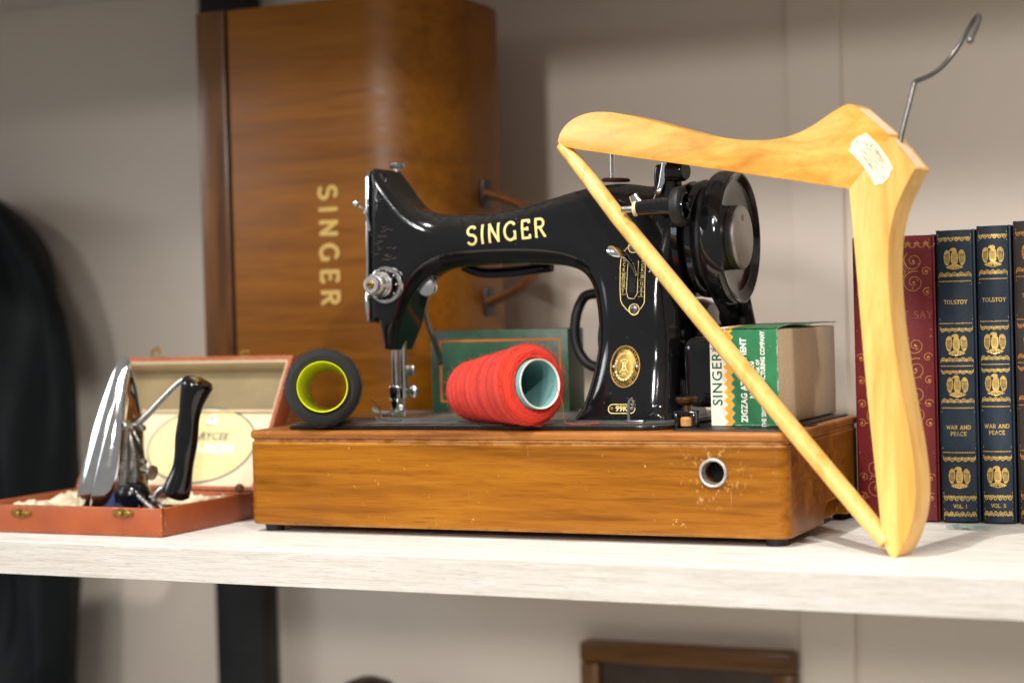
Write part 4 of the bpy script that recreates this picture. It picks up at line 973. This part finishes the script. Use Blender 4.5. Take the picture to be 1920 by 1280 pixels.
lidbox(SX0+th+.0002, SX1-th-.0014, LW-th-.0016, LW-th-.0003, .0012, LD-.005, 'lining_edge', 'cream', ld, .0002)
lidbox(SX0+th+.001, SX1-th-.002, LW-.048, LW-.0465, LD-.0080, LD-.0049, 'lining_band', 'cream', ld, .0004)
lc = (SX0+SX1)/2+.012
LF = lambda u, v, l: lid(lc+u, .052+v, LD-.0051-l)
lab = print2d('paper_label', [disc2d(0, 0, .0560, .0370, 56)], LF, 'label', su)
print2d('label_rim', [ring2d(0, 0, .0555, .0365, .0016, 60, 2)], LF, 'navy', lab)
def labtext(s_, size, y, bold, mat, nm):
    print2d(nm, [([(p+.004, q+y) for p, q in v], f, 3) for v, f, l in font2d(s_, size, bold)], LF, mat, lab)
labtext('MARYCEE', .0105, .0085, .0002, 'navy', 'label_name'); labtext('MINI-IRON', .0130, -.0035, .0004, 'white_print', 'label_title')
labtext('TRAVELLING IRON', .0050, -.0130, 0, 'gold_decal', 'label_line'); labtext('200-240 VOLTS', .0050, -.0205, 0, 'gold_decal', 'label_line')
print2d('label_crest', [disc2d(.004, .0235, .0060, .0040, 20, 3), disc2d(.004, .0285, .0026, .0018, 14, 4)], LF, 'white_print', lab)
print2d('crest_mark', [disc2d(.004, .0262, .0016, .0016, 10, 6), line2d([(-.001, .0205), (.009, .0205)], .0010, 6)], LF, 'navy', lab)
# clasps
def clasp(c, fn, par, name='clasp'):
    o = M(); w, h = .0105, .0034
    lp = [(-w, 0), (-w*.8, h*.7), (-w*.45, h*.6), (-w*.3, h), (w*.3, h), (w*.45, h*.6), (w*.8, h*.7), (w, 0), (w*.8, -h*.7), (w*.45, -h*.6), (w*.3, -h), (-w*.3, -h), (-w*.45, -h*.6), (-w*.8, -h*.7)]
    a = [Vector(fn(c[0]+p, c[1]+q, .0002)) for p, q in lp]; b = [Vector(fn(c[0]+p, c[1]+q, .0016)) for p, q in lp]; n = len(lp)
    o.add(a+b, [tuple(range(n))[::-1], tuple(range(n, 2*n))]+[(i, (i+1) % n, n+(i+1) % n, n+i) for i in range(n)])
    k = o.build(name, 'brass', par, True, .0003, 1)
    M().sphere(fn(c[0]-.001, c[1], .0026), .0021, 10).build('clasp_stud', 'brass', k)
    M().sphere(fn(c[0]+.005, c[1], .0016), .0026, 10, (1.2, .5, .7)).build('clasp_lever', 'brass', k)
FR = lambda u, v, l: (u, SY0-l, v)
for x in (40, 231): p = at(x, 961, Y=SY0); clasp((p[0], p[2]), FR, su)
LTOP = lambda u, v, l: lid(u, LW+l, LD*.45+v)
for x, b in ((463, 0), (295, 0)):
    pt = at(x, 664, Y=lid(0, LW, .01)[1])
    k = M().box((pt[0]-.006, lid(0, LW, .004)[1], lid(0, LW, .004)[2]-.001), (pt[0]+.006, lid(0, LW, .004)[1]+.009, lid(0, LW, .004)[2]+.002)).build('lid_clasp', 'brass', su, True, .0006)
    M().tube(smooth_path([(pt[0]-.004, lid(0, LW, .006)[1], lid(0, LW, 0)[2]+.001), (pt[0]-.002, lid(0, LW, .006)[1], lid(0, LW, 0)[2]+(.007 if x < 400 else .003)), (pt[0]+.004, lid(0, LW, .006)[1], lid(0, LW, 0)[2]+(.009 if x < 400 else .003)), (pt[0]+.005, lid(0, LW, .006)[1], lid(0, LW, 0)[2]+.002)], 2), .0016, 8, .6).build('catch', 'brass', k)
M().sphere((SX1-.006, SY1-.012, SH+.004), .004, 8).build('hinge_knob', 'leather', su)

# ================================================================== TRAVEL IRON
ir = thing('travel_iron', 'chromed travel iron with black handle, standing on its heel in the open case', 'iron', (-.15, .015, .0071))
tip = at(228, 664, Y=.016); heel = at(180, 968, Y=.016); Lx = Vector(tip-heel); IL = Lx.length; Lx.normalize()
Wx = Vector((.10, 1, 0)).normalized(); Tx = Wx.cross(Lx).normalized()
if Tx.x < 0: Tx = -Tx
Wx = Lx.cross(Tx).normalized(); IO = Vector(heel)
def I(t, w, l): return IO+Tx*t+Wx*w+Lx*l
def half_w(s): # s: 0 heel .. 1 tip
    return .0290*(max(0, 1-s**1.75))**.80*(.86+.14*min(1, s/.18))
def iron_loop(t, k, l0, l1, n=26):
    ss = [1-(1-i/n)**1.0 for i in range(n+1)]; lo = []
    te = lambda s: min(t, .0145)*(1-.40*s**3)+max(0, t-.0145)*(1-.80*s**2.2)
    for s in ss: lo.append(I(te(s), -half_w(s)*k, l0+(l1-l0)*s))
    for s in ss[::-1][1:]: lo.append(I(te(s), half_w(s)*k, l0+(l1-l0)*s))
    return lo
def iron_part(levels, name, mat, par, ang=40):
    mm = M(); vs = []; fs = []; n = None
    for (t, k, l0, l1) in levels:
        L_ = iron_loop(t, k, l0, l1); n = len(L_); vs += L_
    for i in range(len(levels)-1):
        for j in range(n): fs.append((i*n+j, i*n+(j+1) % n, (i+1)*n+(j+1) % n, (i+1)*n+j))
    fs.append(tuple(range(n))[::-1]); fs.append(tuple((len(levels)-1)*n+j for j in range(n)))
    return mm.add(vs, fs).build(name, mat, par, True, angle=ang)
iron_part([(0, .97, .001, IL*.995), (.0012, 1, 0, IL), (.0135, .985, 0, IL*.995), (.0145, .965, .001, IL*.985)], 'sole_plate', 'chrome', ir)
iron_part([(.0142, .94, .002, IL*.975), (.0152, .965, .001, IL*.985), (.0165, .965, .001, IL*.98), (.020, .955, .0012, IL*.972), (.024, .92, .002, IL*.955), (.0275, .87, .003, IL*.935), (.0305, .80, .005, IL*.90), (.0325, .70, .008, IL*.86), (.0335, .58, .012, IL*.80)], 'shell', 'chrome', ir, 60)
iron_part([(0.0330, .50, .016, IL*.74), (0.0375, .50, .016, IL*.74), (0.0382, .46, .018, IL*.72)], 'top_plate', 'steel', ir)
iron_part([(0.0380, .30, .026, IL*.66), (0.0440, .28, .028, IL*.64), (0.0445, .24, .030, IL*.62)], 'terminal_cover', 'steel', ir)
for (w, l) in ((-.007, .085), (.006, .083), (-.007, .030), (.006, .032), (0, .058)):
    M().lathe([(0, .0030), (.0022, .0028), (.0030, .0018), (.0030, 0)], I(.0290 if l > .07 else (.0380 if l != .058 else .0410), w, l), Tx, 14).build('screw', 'chrome', ir)
M().lathe([(0, .0025), (.010, .0025), (.0102, .0062), (.0125, .0062), (.0125, 0)], I(.0435, -.003, .052), Tx, 20).build('thumb_nut', 'steel', ir)
# plug socket at the heel with two pins
sk = M().sphere(I(.040, -.004, .030), .0155, 14, (1, .9, .75)).build('socket', 'black_plastic', ir)
for w in (-.0065, .0045):
    M().tube([I(.046, w-.004, .034), I(.072, w-.006, .025)], .0022, 12).build('plug_pin', 'steel', ir)
# handle
ht = Vector(at(372, 714, Y=.004)); hb = Vector(at(328, 930, Y=.004)); hl = (ht-hb).length; hax = (ht-hb).normalized()
pf = []
for i in range(41):
    s = i/40; r = .0092+.0015*math.cos(s*2*math.pi*1.0)+.0010*math.cos(s*4*math.pi)+(.0012*s)
    r *= (1-max(0, (.03-s)/.03)**2*.25)*(1-max(0, (s-.985)/.015)**2*.12); pf.append((hl*s, r))
hn = M()
bend = []
for i in range(41):
    s = i/40; off = .0020*math.sin(s*2*math.pi); bend.append((hb+hax*(hl*s)+Vector((off, 0, 0)), pf[i][1]))
hn.tube([b[0] for b in bend], [b[1] for b in bend], 28).build('handle', 'black_plastic', ir)
M().lathe([(0, .0034), (.0022, .0032), (.0030, .0018), (.003, 0)], ht+hax*.0002, hax, 16).build('handle_screw', 'brass', ir)
M().tube(smooth_path([I(.026, -.003, IL*.60), I(.036, -.005, IL*.645), Vector(at(338, 713, Y=.004)), Vector(at(352, 712, Y=.004)), ht+hax*.0003], 3), .0016, 10, 1.8, (0, 1, 0)).build('handle_strap', 'steel', ir)
M().tube(smooth_path([I(.042, -.004, .022), I(.056, -.006, .016), Vector(at(300, 912, Y=.004)), Vector(at(318, 918, Y=.004)), hb+hax*.008], 3), .0016, 10, 1.8, (0, 1, 0)).build('handle_strap', 'steel', ir)

# ================================================================== COAT HANGER (leaning on the machine)
hg = thing('coat_hanger', 'pale beech coat hanger leaning against the machine, wire hook in the air', 'coat hanger', (.523, -.028, 0))
H1 = np.array([.523, -.028, 0.]); H2 = at(1046, 268, Y=.062); H3 = at(1625, 270, Y=-.017)
hn_ = np.cross(H2-H1, H3-H1); hn_ /= np.linalg.norm(hn_)
if hn_[1] < 0: hn_ = -hn_
def hp(x, y, off=0.):
    v = _d+(x-960)/FPX*_r-(y-640)/FPX*_u; t = ((H1+hn_*off-CAM)@hn_)/(v@hn_); return CAM+t*v
HT = .0195
# outlines of the face that looks forward
SHX, SHY = -29, -2     # the far edges sit one thickness behind
left = [(1046, 264), (1046, 264), (1050, 248), (1066, 228), (1092, 214), (1122, 209), (1160, 212), (1220, 226), (1280, 243), (1330, 255), (1380, 262), (1425, 264), (1465, 260), (1500, 249), (1530, 232), (1556, 213), (1585, 196), (1598, 196), (1598, 196),
        (1668, 256), (1668, 256), (1592, 354), (1592, 354), (1500, 340), (1400, 326), (1300, 311), (1200, 297), (1110, 284), (1052, 275), (1047, 270)]
right = [(1592, 354), (1592, 354), (1668, 256), (1668, 256), (1716, 316), (1716, 316), (1704, 336), (1686, 372), (1672, 412), (1665, 460), (1664, 520), (1669, 590), (1679, 670), (1693, 750), (1708, 830), (1717, 900), (1716, 955), (1704, 1000), (1690, 1030), (1680, 1044), (1672, 1046), (1662, 1032), (1655, 1012), (1651, 980),
         (1643, 900), (1632, 800), (1620, 680), (1610, 560), (1601, 450), (1593, 370)]
def arm_mesh(outl, name, mat, shrink=1.0):
    lp = chaikin(outl, 2); f_ = [Vector(hp(*p)) for p in lp]
    return M().prism(f_, Vector(hn_)*HT).build(name, mat, hg, True, .0038, 4, angle=50)
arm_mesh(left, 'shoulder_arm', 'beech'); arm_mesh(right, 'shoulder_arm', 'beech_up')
# pale end grain on top of the neck
e0, e1, e2 = hp(1600, 197.5), hp(1666, 254.5), hp(1715, 316.5)
mid = Vector(hn_)*HT
for a, b in ((e0, e1), (e1, e2)):
    A, B = Vector(a), Vector(b); dd = (B-A).normalized(); nrm = Vector(hn_).cross(dd); nrm = nrm if nrm.z > 0 else -nrm
    A += dd*.0032; B -= dd*.0018; q = [A+Vector(hn_)*.0035, B+Vector(hn_)*.0035, B+Vector(hn_)*(HT-.0035), A+Vector(hn_)*(HT-.0035)]
    M().prism([p-nrm*.0012 for p in q], nrm*.0016).build('neck_end', 'beech_end', hg, False)
# trouser bar
off = HT*.5
bp = [hp(x, y, off*.45) for x, y in ((1054, 274), (1074, 297), (1110, 342), (1160, 408), (1260, 530), (1360, 652), (1460, 773), (1560, 893), (1630, 976), (1664, 1016))]
M().tube([tuple(p) for p in bp], [.0052, .0060, .0068, .0072, .0074, .0074, .0074, .0074, .0072, .0066], 20, .85, tuple(-hn_)).build('trouser_bar', 'beech_up', hg)
# hook
hk0 = hp(1690, 262, HT*.55)
def dep(x, y, dz):
    D0 = (np.array(hk0)-CAM)@_d+dz; v = _d+(x-960)/FPX*_r-(y-640)/FPX*_u; return tuple(CAM+v*D0)
hk = [dep(1688, 268, 0), dep(1690, 255, 0), dep(1697, 225, 0), dep(1708, 182, .002), dep(1713, 162, .004), dep(1714, 157, .004), dep(1718, 152, .006), dep(1722, 151, .008), dep(1742, 143, .014), dep(1762, 131, .020), dep(1785, 105, .026), dep(1808, 70, .024), dep(1826, 38, .012), dep(1835, 27, -.002), dep(1837, 34, -.012), dep(1830, 55, -.022), dep(1819, 76, -.027)]
hkp = smooth_path(hk, 3)
hook = M().tube(hkp, .0017, 12).build('hook', 'hook_wire', hg)
M().sphere(hkp[-1], .0024, 10).build('hook_tip', 'dull_steel', hook)
# ivory name plate
def lab_f(u, v, l):
    c = np.array(hp(1636, 296)); a = np.array(hp(1668, 338))-np.array(hp(1604, 254)); a /= np.linalg.norm(a); b = np.cross(hn_, a); b /= np.linalg.norm(b)
    if b[2] < 0: b = -b
    arcv = -.0025*(u/.02)**2
    return tuple(c+a*u+b*(v+arcv)-hn_*(.0006+l))
w_, h_ = .0185, .0085
lpl = [(-w_, 0)]+[(-w_+.0002, h_*.42), (-w_*.90, h_*.62), (-w_*.86, h_*.98)]+[(-w_*.86+t*(w_*1.72), h_) for t in np.linspace(.1, .9, 8)]+[(w_*.86, h_*.98), (w_*.90, h_*.62), (w_-.0002, h_*.42), (w_, 0)]
lpl = lpl+[(a, -b) for a, b in lpl[::-1][1:-1]]
mm = M(); n = len(lpl); mm.add([lab_f(a, b, 0) for a, b in lpl]+[lab_f(a, b, -.0005) for a, b in lpl], [tuple(range(n)), tuple(range(2*n-1, n-1, -1))]+[(i, n+i, n+(i+1) % n, (i+1) % n) for i in range(n)])
plt = mm.build('name_plate', 'ivory', hg, False)
pt_ = []
for s_, sz, yy, bl_ in (('J. K. HENLEY', .0036, .0050, .00004), ('TAILOR & OUTFITTER', .0024, .0024, 0), ('23 HIGH STREET', .0021, .0003, 0), ('LADIES & GENTLEMEN', .0021, -.0018, 0), ('COSTUMIER', .0024, -.0042, .00003)):
    for v, f, l in font2d(s_, sz, bl_): pt_.append(([(p, q+yy) for p, q in v], f, 2))
print2d('plate_print', pt_, lab_f, 'ink', plt)
for s in (-1, 1): print2d('plate_pin', [disc2d(s*w_*.86, 0, .0007, n=10, lay=3)], lab_f, 'dull_steel', plt)

# ================================================================== BOOKS
BY = .1665
def make_book(name, label, x0, x1, h, mat, lean=0.):
    t = thing(name, label, 'book', ((x0+x1)/2, BY+.07, .0006)); t2 = .0028; w = x1-x0; n = 16
    def sy(x): u = (x-(x0+x1)/2)/(w/2); return BY+.0035*u*u
    # spine: gently rounded shell
    xs2 = [x0+.0016+(w-.0032)*i/n for i in range(n+1)]
    loop = [(x, sy(x), .0010) for x in xs2]+[(x, BY+.0085, .0010) for x in xs2[::-1]]
    M().prism(loop, (0, 0, h-.0014)).build('spine', mat, t, True, .0006, 1)
    for s in (0, 1):
        a, b = (x0+.0002, x0+.0002+t2) if s == 0 else (x1-.0002-t2, x1-.0002)
        M().box((a, BY+.0060, .0006), (b, BY+.140, h)).build('cover', mat, t, True, .0008)
    M().box((x0+t2+.0006, BY+.0087, .0040), (x1-t2-.0006, BY+.136, h-.004)).build('page_block', 'pages', t, False)
    return t, sy
def eagle(cx, cz, s):
    P_, D_ = [], []
    def pg(pts, lay=0): P_.append(([(cx+a*s, cz+b*s) for a, b in pts], [tuple(range(len(pts)))], lay))
    pg([(-.12, .26), (-.04, .32), (.07, .32), (.14, .25), (.165, .05), (.15, -.12), (.09, -.26), (0, -.31), (-.09, -.26), (-.15, -.12), (-.165, .05)], 0)
    pg([(-.09, .29), (-.12, .37), (-.23, .32), (-.20, .41), (-.10, .485), (.03, .48), (.10, .41), (.10, .28)], 1)
    for sg in (-1, 1):
        pg([(sg*a, b) for a, b in ((.18, .22), (.21, .33), (.29, .40), (.37, .38), (.44, .28), (.475, .08), (.45, -.14), (.38, -.27), (.29, -.30), (.25, -.22), (.20, -.05))][::sg], 2)
        for k in range(3): P_.append(line2d([(cx+sg*.05*s, cz-.26*s), (cx+sg*(.10+.13*k)*s, cz-(.47-.05*k)*s)], .075*s, 3+k, .05*s))
        for k in range(4): D_.append(line2d([(cx+sg*(.235+.05*k)*s, cz+(.24-.02*k)*s), (cx+sg*(.265+.052*k)*s, cz-.02*s), (cx+sg*(.275+.04*k)*s, cz-(.20-.02*k)*s)], .014*s, 0))
        D_.append(line2d([(cx+sg*.22*s, cz+.21*s), (cx+sg*.44*s, cz+.17*s)], .014*s, 1))
    pg([(-.34, -.36), (-.12, -.32), (.12, -.32), (.34, -.36), (.30, -.42), (.0, -.48), (-.30, -.42)], 6)
    for k in range(4): D_.append(line2d([(cx-.09*s, cz+(.18-.09*k)*s), (cx+.09*s, cz+(.18-.09*k)*s)], .014*s, 1))
    for k in range(5): D_.append(line2d([(cx+(-.2+.1*k)*s, cz-.36*s), (cx+(-.26+.13*k)*s, cz-.46*s)], .016*s, 1))
    return P_, D_
def lines_on(name, parts, sy, t, mat): return print2d(name, parts, lambda u, v, l: (u, sy(u)-.00015-l, v), mat, t)
def zrow(y, x=1795): return at(x, y, Y=BY)[2]
def scallops(x0, x1, za, zb, down, lay=0):
    out = []; n = 5; w = (x1-x0)/n; h = abs(zb-za); lo = min(za, zb)
    for k in range(n):
        cx = x0+w*(k+.5); c0z = (lo+h) if down else lo; a = (180, 360) if down else (0, 180); sg = -1 if down else 1
        out.append(ring2d(cx, c0z, w*.40, h*.95, .0006, 12, lay, *a)); out.append(ring2d(cx, c0z, w*.22, h*.60, .0005, 10, lay+1, *a))
        out.append(disc2d(cx, c0z+sg*h*.28, w*.10, h*.20, 10, lay+2)); out.append(disc2d(cx+w*.5, c0z+sg*h*.40, w*.11, h*.42, 10, lay+2) if k < n-1 else disc2d(cx+w*.46, c0z+sg*h*.3, w*.05, h*.3, 8, lay+2))
    return out
def meander(x0, x1, za, zb, flip):
    out = []; n = 6; w = (x1-x0)/n; lo, hi = min(za, zb), max(za, zb); h = hi-lo
    for k in range(n):
        cx = x0+w*(k+.5); a = (180, 360) if (k % 2 == 0) else (180, 360)
        if flip: out.append(ring2d(cx, lo+h*.15, w*.42, h*.75, .0007, 12, 1, 0, 180))
        else: out.append(ring2d(cx, hi-h*.15, w*.42, h*.75, .0007, 12, 1, 180, 360))
        zc = lo+h*(.42 if flip else .58)
        if k % 2: out += [disc2d(cx, zc, w*.26, h*.22, 12, 2), disc2d(cx-w*.12, zc+h*.16, w*.12, h*.14, 8, 3), disc2d(cx+w*.12, zc+h*.16, w*.12, h*.14, 8, 3)]
        else: out += [line2d([(cx-w*.12, zc+h*.2), (cx-w*.12, zc-h*.15)], .0008, 2), line2d([(cx+w*.12, zc+h*.2), (cx+w*.12, zc-h*.15)], .0008, 2)]
    return out
def decorate(t, sy, x0, x1, vol, px, dy=0., mat='gold_foil', full=True, leather='navy_book'):
    z = lambda y: zrow(y+dy); a, b = x0+.0024, x1-.0024; c = (x0+x1)/2+.0003
    def ln(y): return rect2d(a, z(y)-.00035, b, z(y)+.00035)
    def dash(y): n = 20; w = (b-a)/n; return [rect2d(a+w*k, z(y)-.0004, a+w*(k+.72), z(y)+.0004) for k in range(n)]
    ls_ = [ln(y) for y in (440, 455, 520, 533.7, 598.6, 613, 679, 693, 756, 772, 840, 855, 924.5, 941.5, 955, 973)]
    for y in (527, 606, 686, 764.5, 848): lines_on('dashed_rule', dash(y), sy, t, mat)
    for q in ls_: lines_on('gold_rule', [q], sy, t, mat)
    for k, (ya, yb, dn) in enumerate(((510, 518.5, 0), (614.5, 622, 1), (670, 678, 0), (694, 701, 1), (747, 755, 0), (856.5, 865, 1))):
        lines_on('scalloped_border', scallops(a, b, z(ya), z(yb), dn), sy, t, mat)
    for ya, yb, fl_ in ((442.5, 452.5, 0), (927, 939, 0), (958, 970, 1)): lines_on('meander_border', meander(a, b, z(ya), z(yb), fl_), sy, t, mat)
    for y in (485, 646.5, 724, 895):
        g_, d_ = eagle(c, z(y), (z(464.5)-z(505.5))*1.04); e_ = lines_on('eagle_emblem', g_, sy, t, mat)
        print2d('feather_lines', d_, lambda u, v, l: (u, sy(u)-.00050-l, v), leather, e_)
    hh = z(562.5)-z(570)
    if full:
        lines_on('author_lettering', [([(p+c, q+z(566)) for p, q in v], f, l) for v, f, l in serif2d('TOLSTOY', hh, .17, .10, 1.0)], sy, t, mat)
        lines_on('title_lettering', [([(p+c, q+z(801)) for p, q in v], f, l) for v, f, l in serif2d('WAR AND', hh, .17, .09, 1.0)]+[([(p+c, q+z(813)) for p, q in v], f, l) for v, f, l in serif2d('PEACE', hh, .17, .09, 1.0)], sy, t, mat)
        lines_on('volume_lettering', [([(p+c, q+z(948.5)) for p, q in v], f, l) for v, f, l in serif2d('VOL. '+vol, hh*.9, .17, .10, 1.0)], sy, t, mat)
    else:
        lines_on('author_lettering', [([(p+c, q+z(562)) for p, q in v], f, l) for v, f, l in serif2d('TOLSTOY', hh, .17, .10, 1.0)], sy, t, mat)
b1, s1 = make_book('book', 'navy leather book with gold eagles, its spine reading VOL. I', .5082, .5376, .2205, 'navy_book'); decorate(b1, s1, .5082, .5376, 'I', 1795)
b2, s2 = make_book('book', 'navy leather book with gold eagles, its spine reading VOL. II', .5384, .5640, .2225, 'navy_book'); decorate(b2, s2, .5384, .5640, 'II', 1868, -2.5)
b3, s3 = make_book('book', 'dark brown leather book with gold borders, cut off by the right picture edge', .5652, .5950, .2250, 'brown_book'); decorate(b3, s3, .5652, .5950, 'I', 1930, -5, 'gold_dull', False)
b4, s4 = make_book('book', 'thick dark red leather book with worn gold scrolls, standing behind the hanger', .4440, .5074, .2178, 'red_book')
b5x = .603
# red book scrolls
def spiral(cx, cz, r, turns, sg, a0):
    n = int(turns*18); return [(cx+sg*r*(1-.82*i/n)*math.cos(a0+2*math.pi*turns*i/n), cz+r*(1-.82*i/n)*math.sin(a0+2*math.pi*turns*i/n)) for i in range(n+1)]
xc = (.4440+.5074)/2; sc_ = []
zt_ = .2178
for y in (447, 463): sc_.append(rect2d(.4470, zrow(y)-.00035, .5044, zrow(y)+.00035, 0))
for k in range(9):
    cx = .4488+k*.0066; zz_ = zrow(455)
    sc_ += [line2d([(cx-.0020, zz_-.0012), (cx, zz_+.0024), (cx+.0020, zz_-.0012)], .0006, 1), line2d([(cx-.0022, zz_+.0010), (cx+.0022, zz_+.0010)], .0006, 2), ring2d(cx+.0033, zz_+.0006, .0030, .0030, .0005, 8, 3, 180, 360)]
for blk, (za, zb2) in enumerate(((468, 552), (625, 720), (720, 800), (860, 940))):
    ztop, zbot = zrow(za), zrow(zb2); hgt = ztop-zbot
    for sg in (-1, 1):
        for fx, fz, r, tn, a0 in ((.0165, .22, .0075, 1.6, 2.2), (.0165, .70, .0088, 1.7, 1.2), (.0255, .46, .0036, 1.3, .3), (.0075, .46, .0042, 1.4, 2.6), (.0260, .92, .0034, 1.2, 1.0)):
            sc_.append(line2d(spiral(xc+sg*fx, ztop-hgt*fz, r, tn, sg, a0), .00055, blk % 3, .0004)); sc_.append(disc2d(xc+sg*fx, ztop-hgt*fz, .0009, n=8, lay=3))
        for k in range(5): sc_.append(line2d([(xc+sg*.002*k, ztop-hgt*.1), (xc+sg*(.004+.0025*k), ztop-hgt*(.30+.05*k))], .0005, 4, .0002))
        for k in range(8):
            lx, lz = xc+sg*(.004+.024*rng.random()), ztop-hgt*rng.random(); sc_.append(line2d([(lx, lz), (lx+.0016*rng.normal(), lz+.0014)], .0008, 5, .0002))
    sc_.append(line2d([(xc, ztop-hgt*.06), (xc, ztop-hgt*.9)], .0005, 6))
for y in (556, 616, 850, 950): sc_ += [rect2d(.4470, zrow(y)-.0002, .5044, zrow(y)+.0002, 1)]
lines_on('gold_scrolls', sc_, s4, b4, 'gold_dull')
lines_on('title_lettering', [([(p+.4925, q+zrow(588)) for p, q in v], f, l) for v, f, l in serif2d('OF SAY', .0052, .12, .16, 1.0)], s4, b4, 'gold_faint')

# ================================================================== FRAYED THREADS BY THE BOOKS
tf = M()
for k in range(46):
    a = at(1772+rng.random()*50, 985+rng.random()*5, Z=.001); b_ = rng.normal(size=3)*.006
    pts = [(a[0], min(a[1], BY-.003), .0008+.002*rng.random()), (a[0]+.008+b_[0]*.6, min(a[1]+b_[1]*.4, BY-.003), .0008+.003*rng.random()), (a[0]+.016+b_[0], min(a[1]-.002+b_[1]*.5, BY-.003), .0006+.002*rng.random())]
    tf.tube(smooth_path(pts, 2), .00022, 5)
o = tf.build('frayed_thread', 'thread', None); tag(o, 'frayed pale blue tuft of thread on the shelf below the navy books', 'thread')

# ================================================================== COAT AT THE LEFT
ct_ = []
cpx = [(-140, 330), (-60, 345), (0, 381), (45, 425), (85, 505), (112, 590), (126, 700), (130, 850), (131, 1000), (130, 1120), (128, 1280), (127, 1420)]
rows = []; n = 60; CYY = .395
prof_pts = np.array([at(x, y, Y=CYY) for x, y in cpx])
zs = np.linspace(prof_pts[:, 2].max()-.002, prof_pts[:, 2].min(), 46)
order = np.argsort(prof_pts[:, 2]); xr_ = np.interp(zs, prof_pts[order, 2], prof_pts[order, 0])
cm = M(); vs = []; fs = []; nk = 96
for i, z in enumerate(zs):
    wd = (xr_[i]+.80)/2+.02; cx = xr_[i]-wd
    for k in range(nk):
        a = 2*math.pi*k/nk; fold = 1+.0*a
        dp = .066*(1+.30*math.sin(7*a+z*9)+.14*math.sin(16*a-z*15))*min(1, (i+1)/7)**.5
        sl_ = .012*math.sin(a*3+z*16)
        vs.append((cx+wd*math.copysign(abs(math.cos(a))**.75, math.cos(a)), CYY+dp*math.sin(a)+sl_*abs(math.sin(a)), z))
for i in range(len(zs)-1):
    for k in range(nk): fs.append((i*nk+k, i*nk+(k+1) % nk, (i+1)*nk+(k+1) % nk, (i+1)*nk+k))
fs.append(tuple(range(nk))[::-1]); fs.append(tuple((len(zs)-1)*nk+k for k in range(nk)))
cm.add(vs, fs); o = cm.build('coat', 'coat', None, True, angle=80); tag(o, 'dark navy hanging coat, only its shoulder and sleeve show at the left', 'coat')

# ================================================================== THINGS BELOW THE SHELF
fr0 = thing('picture_frame', 'brown wooden picture frame below the shelf, only its top shows', 'picture frame', (.18, WALL_Y-.01, -.503))
a, b = at(1090, 1205, Y=.485), at(1490, 1222, Y=.485); fz = b[2]; fz0 = -.503; fw = .021
for (x0, x1, z0, z1, nm) in ((a[0], b[0], fz-fw, fz, 'top_rail'), (a[0], b[0], fz0, fz0+fw, 'bottom_rail'), (a[0], a[0]+fw, fz0+fw, fz-fw, 'side_rail'), (b[0]-fw, b[0], fz0+fw, fz-fw, 'side_rail')):
    M().box((x0, .478, z0), (x1, WALL_Y-.001, z1)).build(nm, 'frame_wood', fr0, True, .003, 2)
M().box((a[0]+fw-.001, .486, fz0+fw-.001), (b[0]-fw+.001, WALL_Y-.002, fz-fw+.001)).build('picture', 'picture', fr0, False)
vz = at(690, 1268, Y=.36)[2]; vx = at(690, 1268, Y=.36)[0]
o = M().lathe([(0, .030), (.01, .040), (.10, .066), (.18, .070), (.24, .060), (vz+.503-.018, .036), (vz+.503-.005, .022), (vz+.503, .008), (vz+.5032, 0)], (vx, .36, -.503), (0, 0, 1), 40).build('jar', 'vase', None)
tag(o, 'dark brown rounded jar below the shelf, only its very top shows', 'jar')
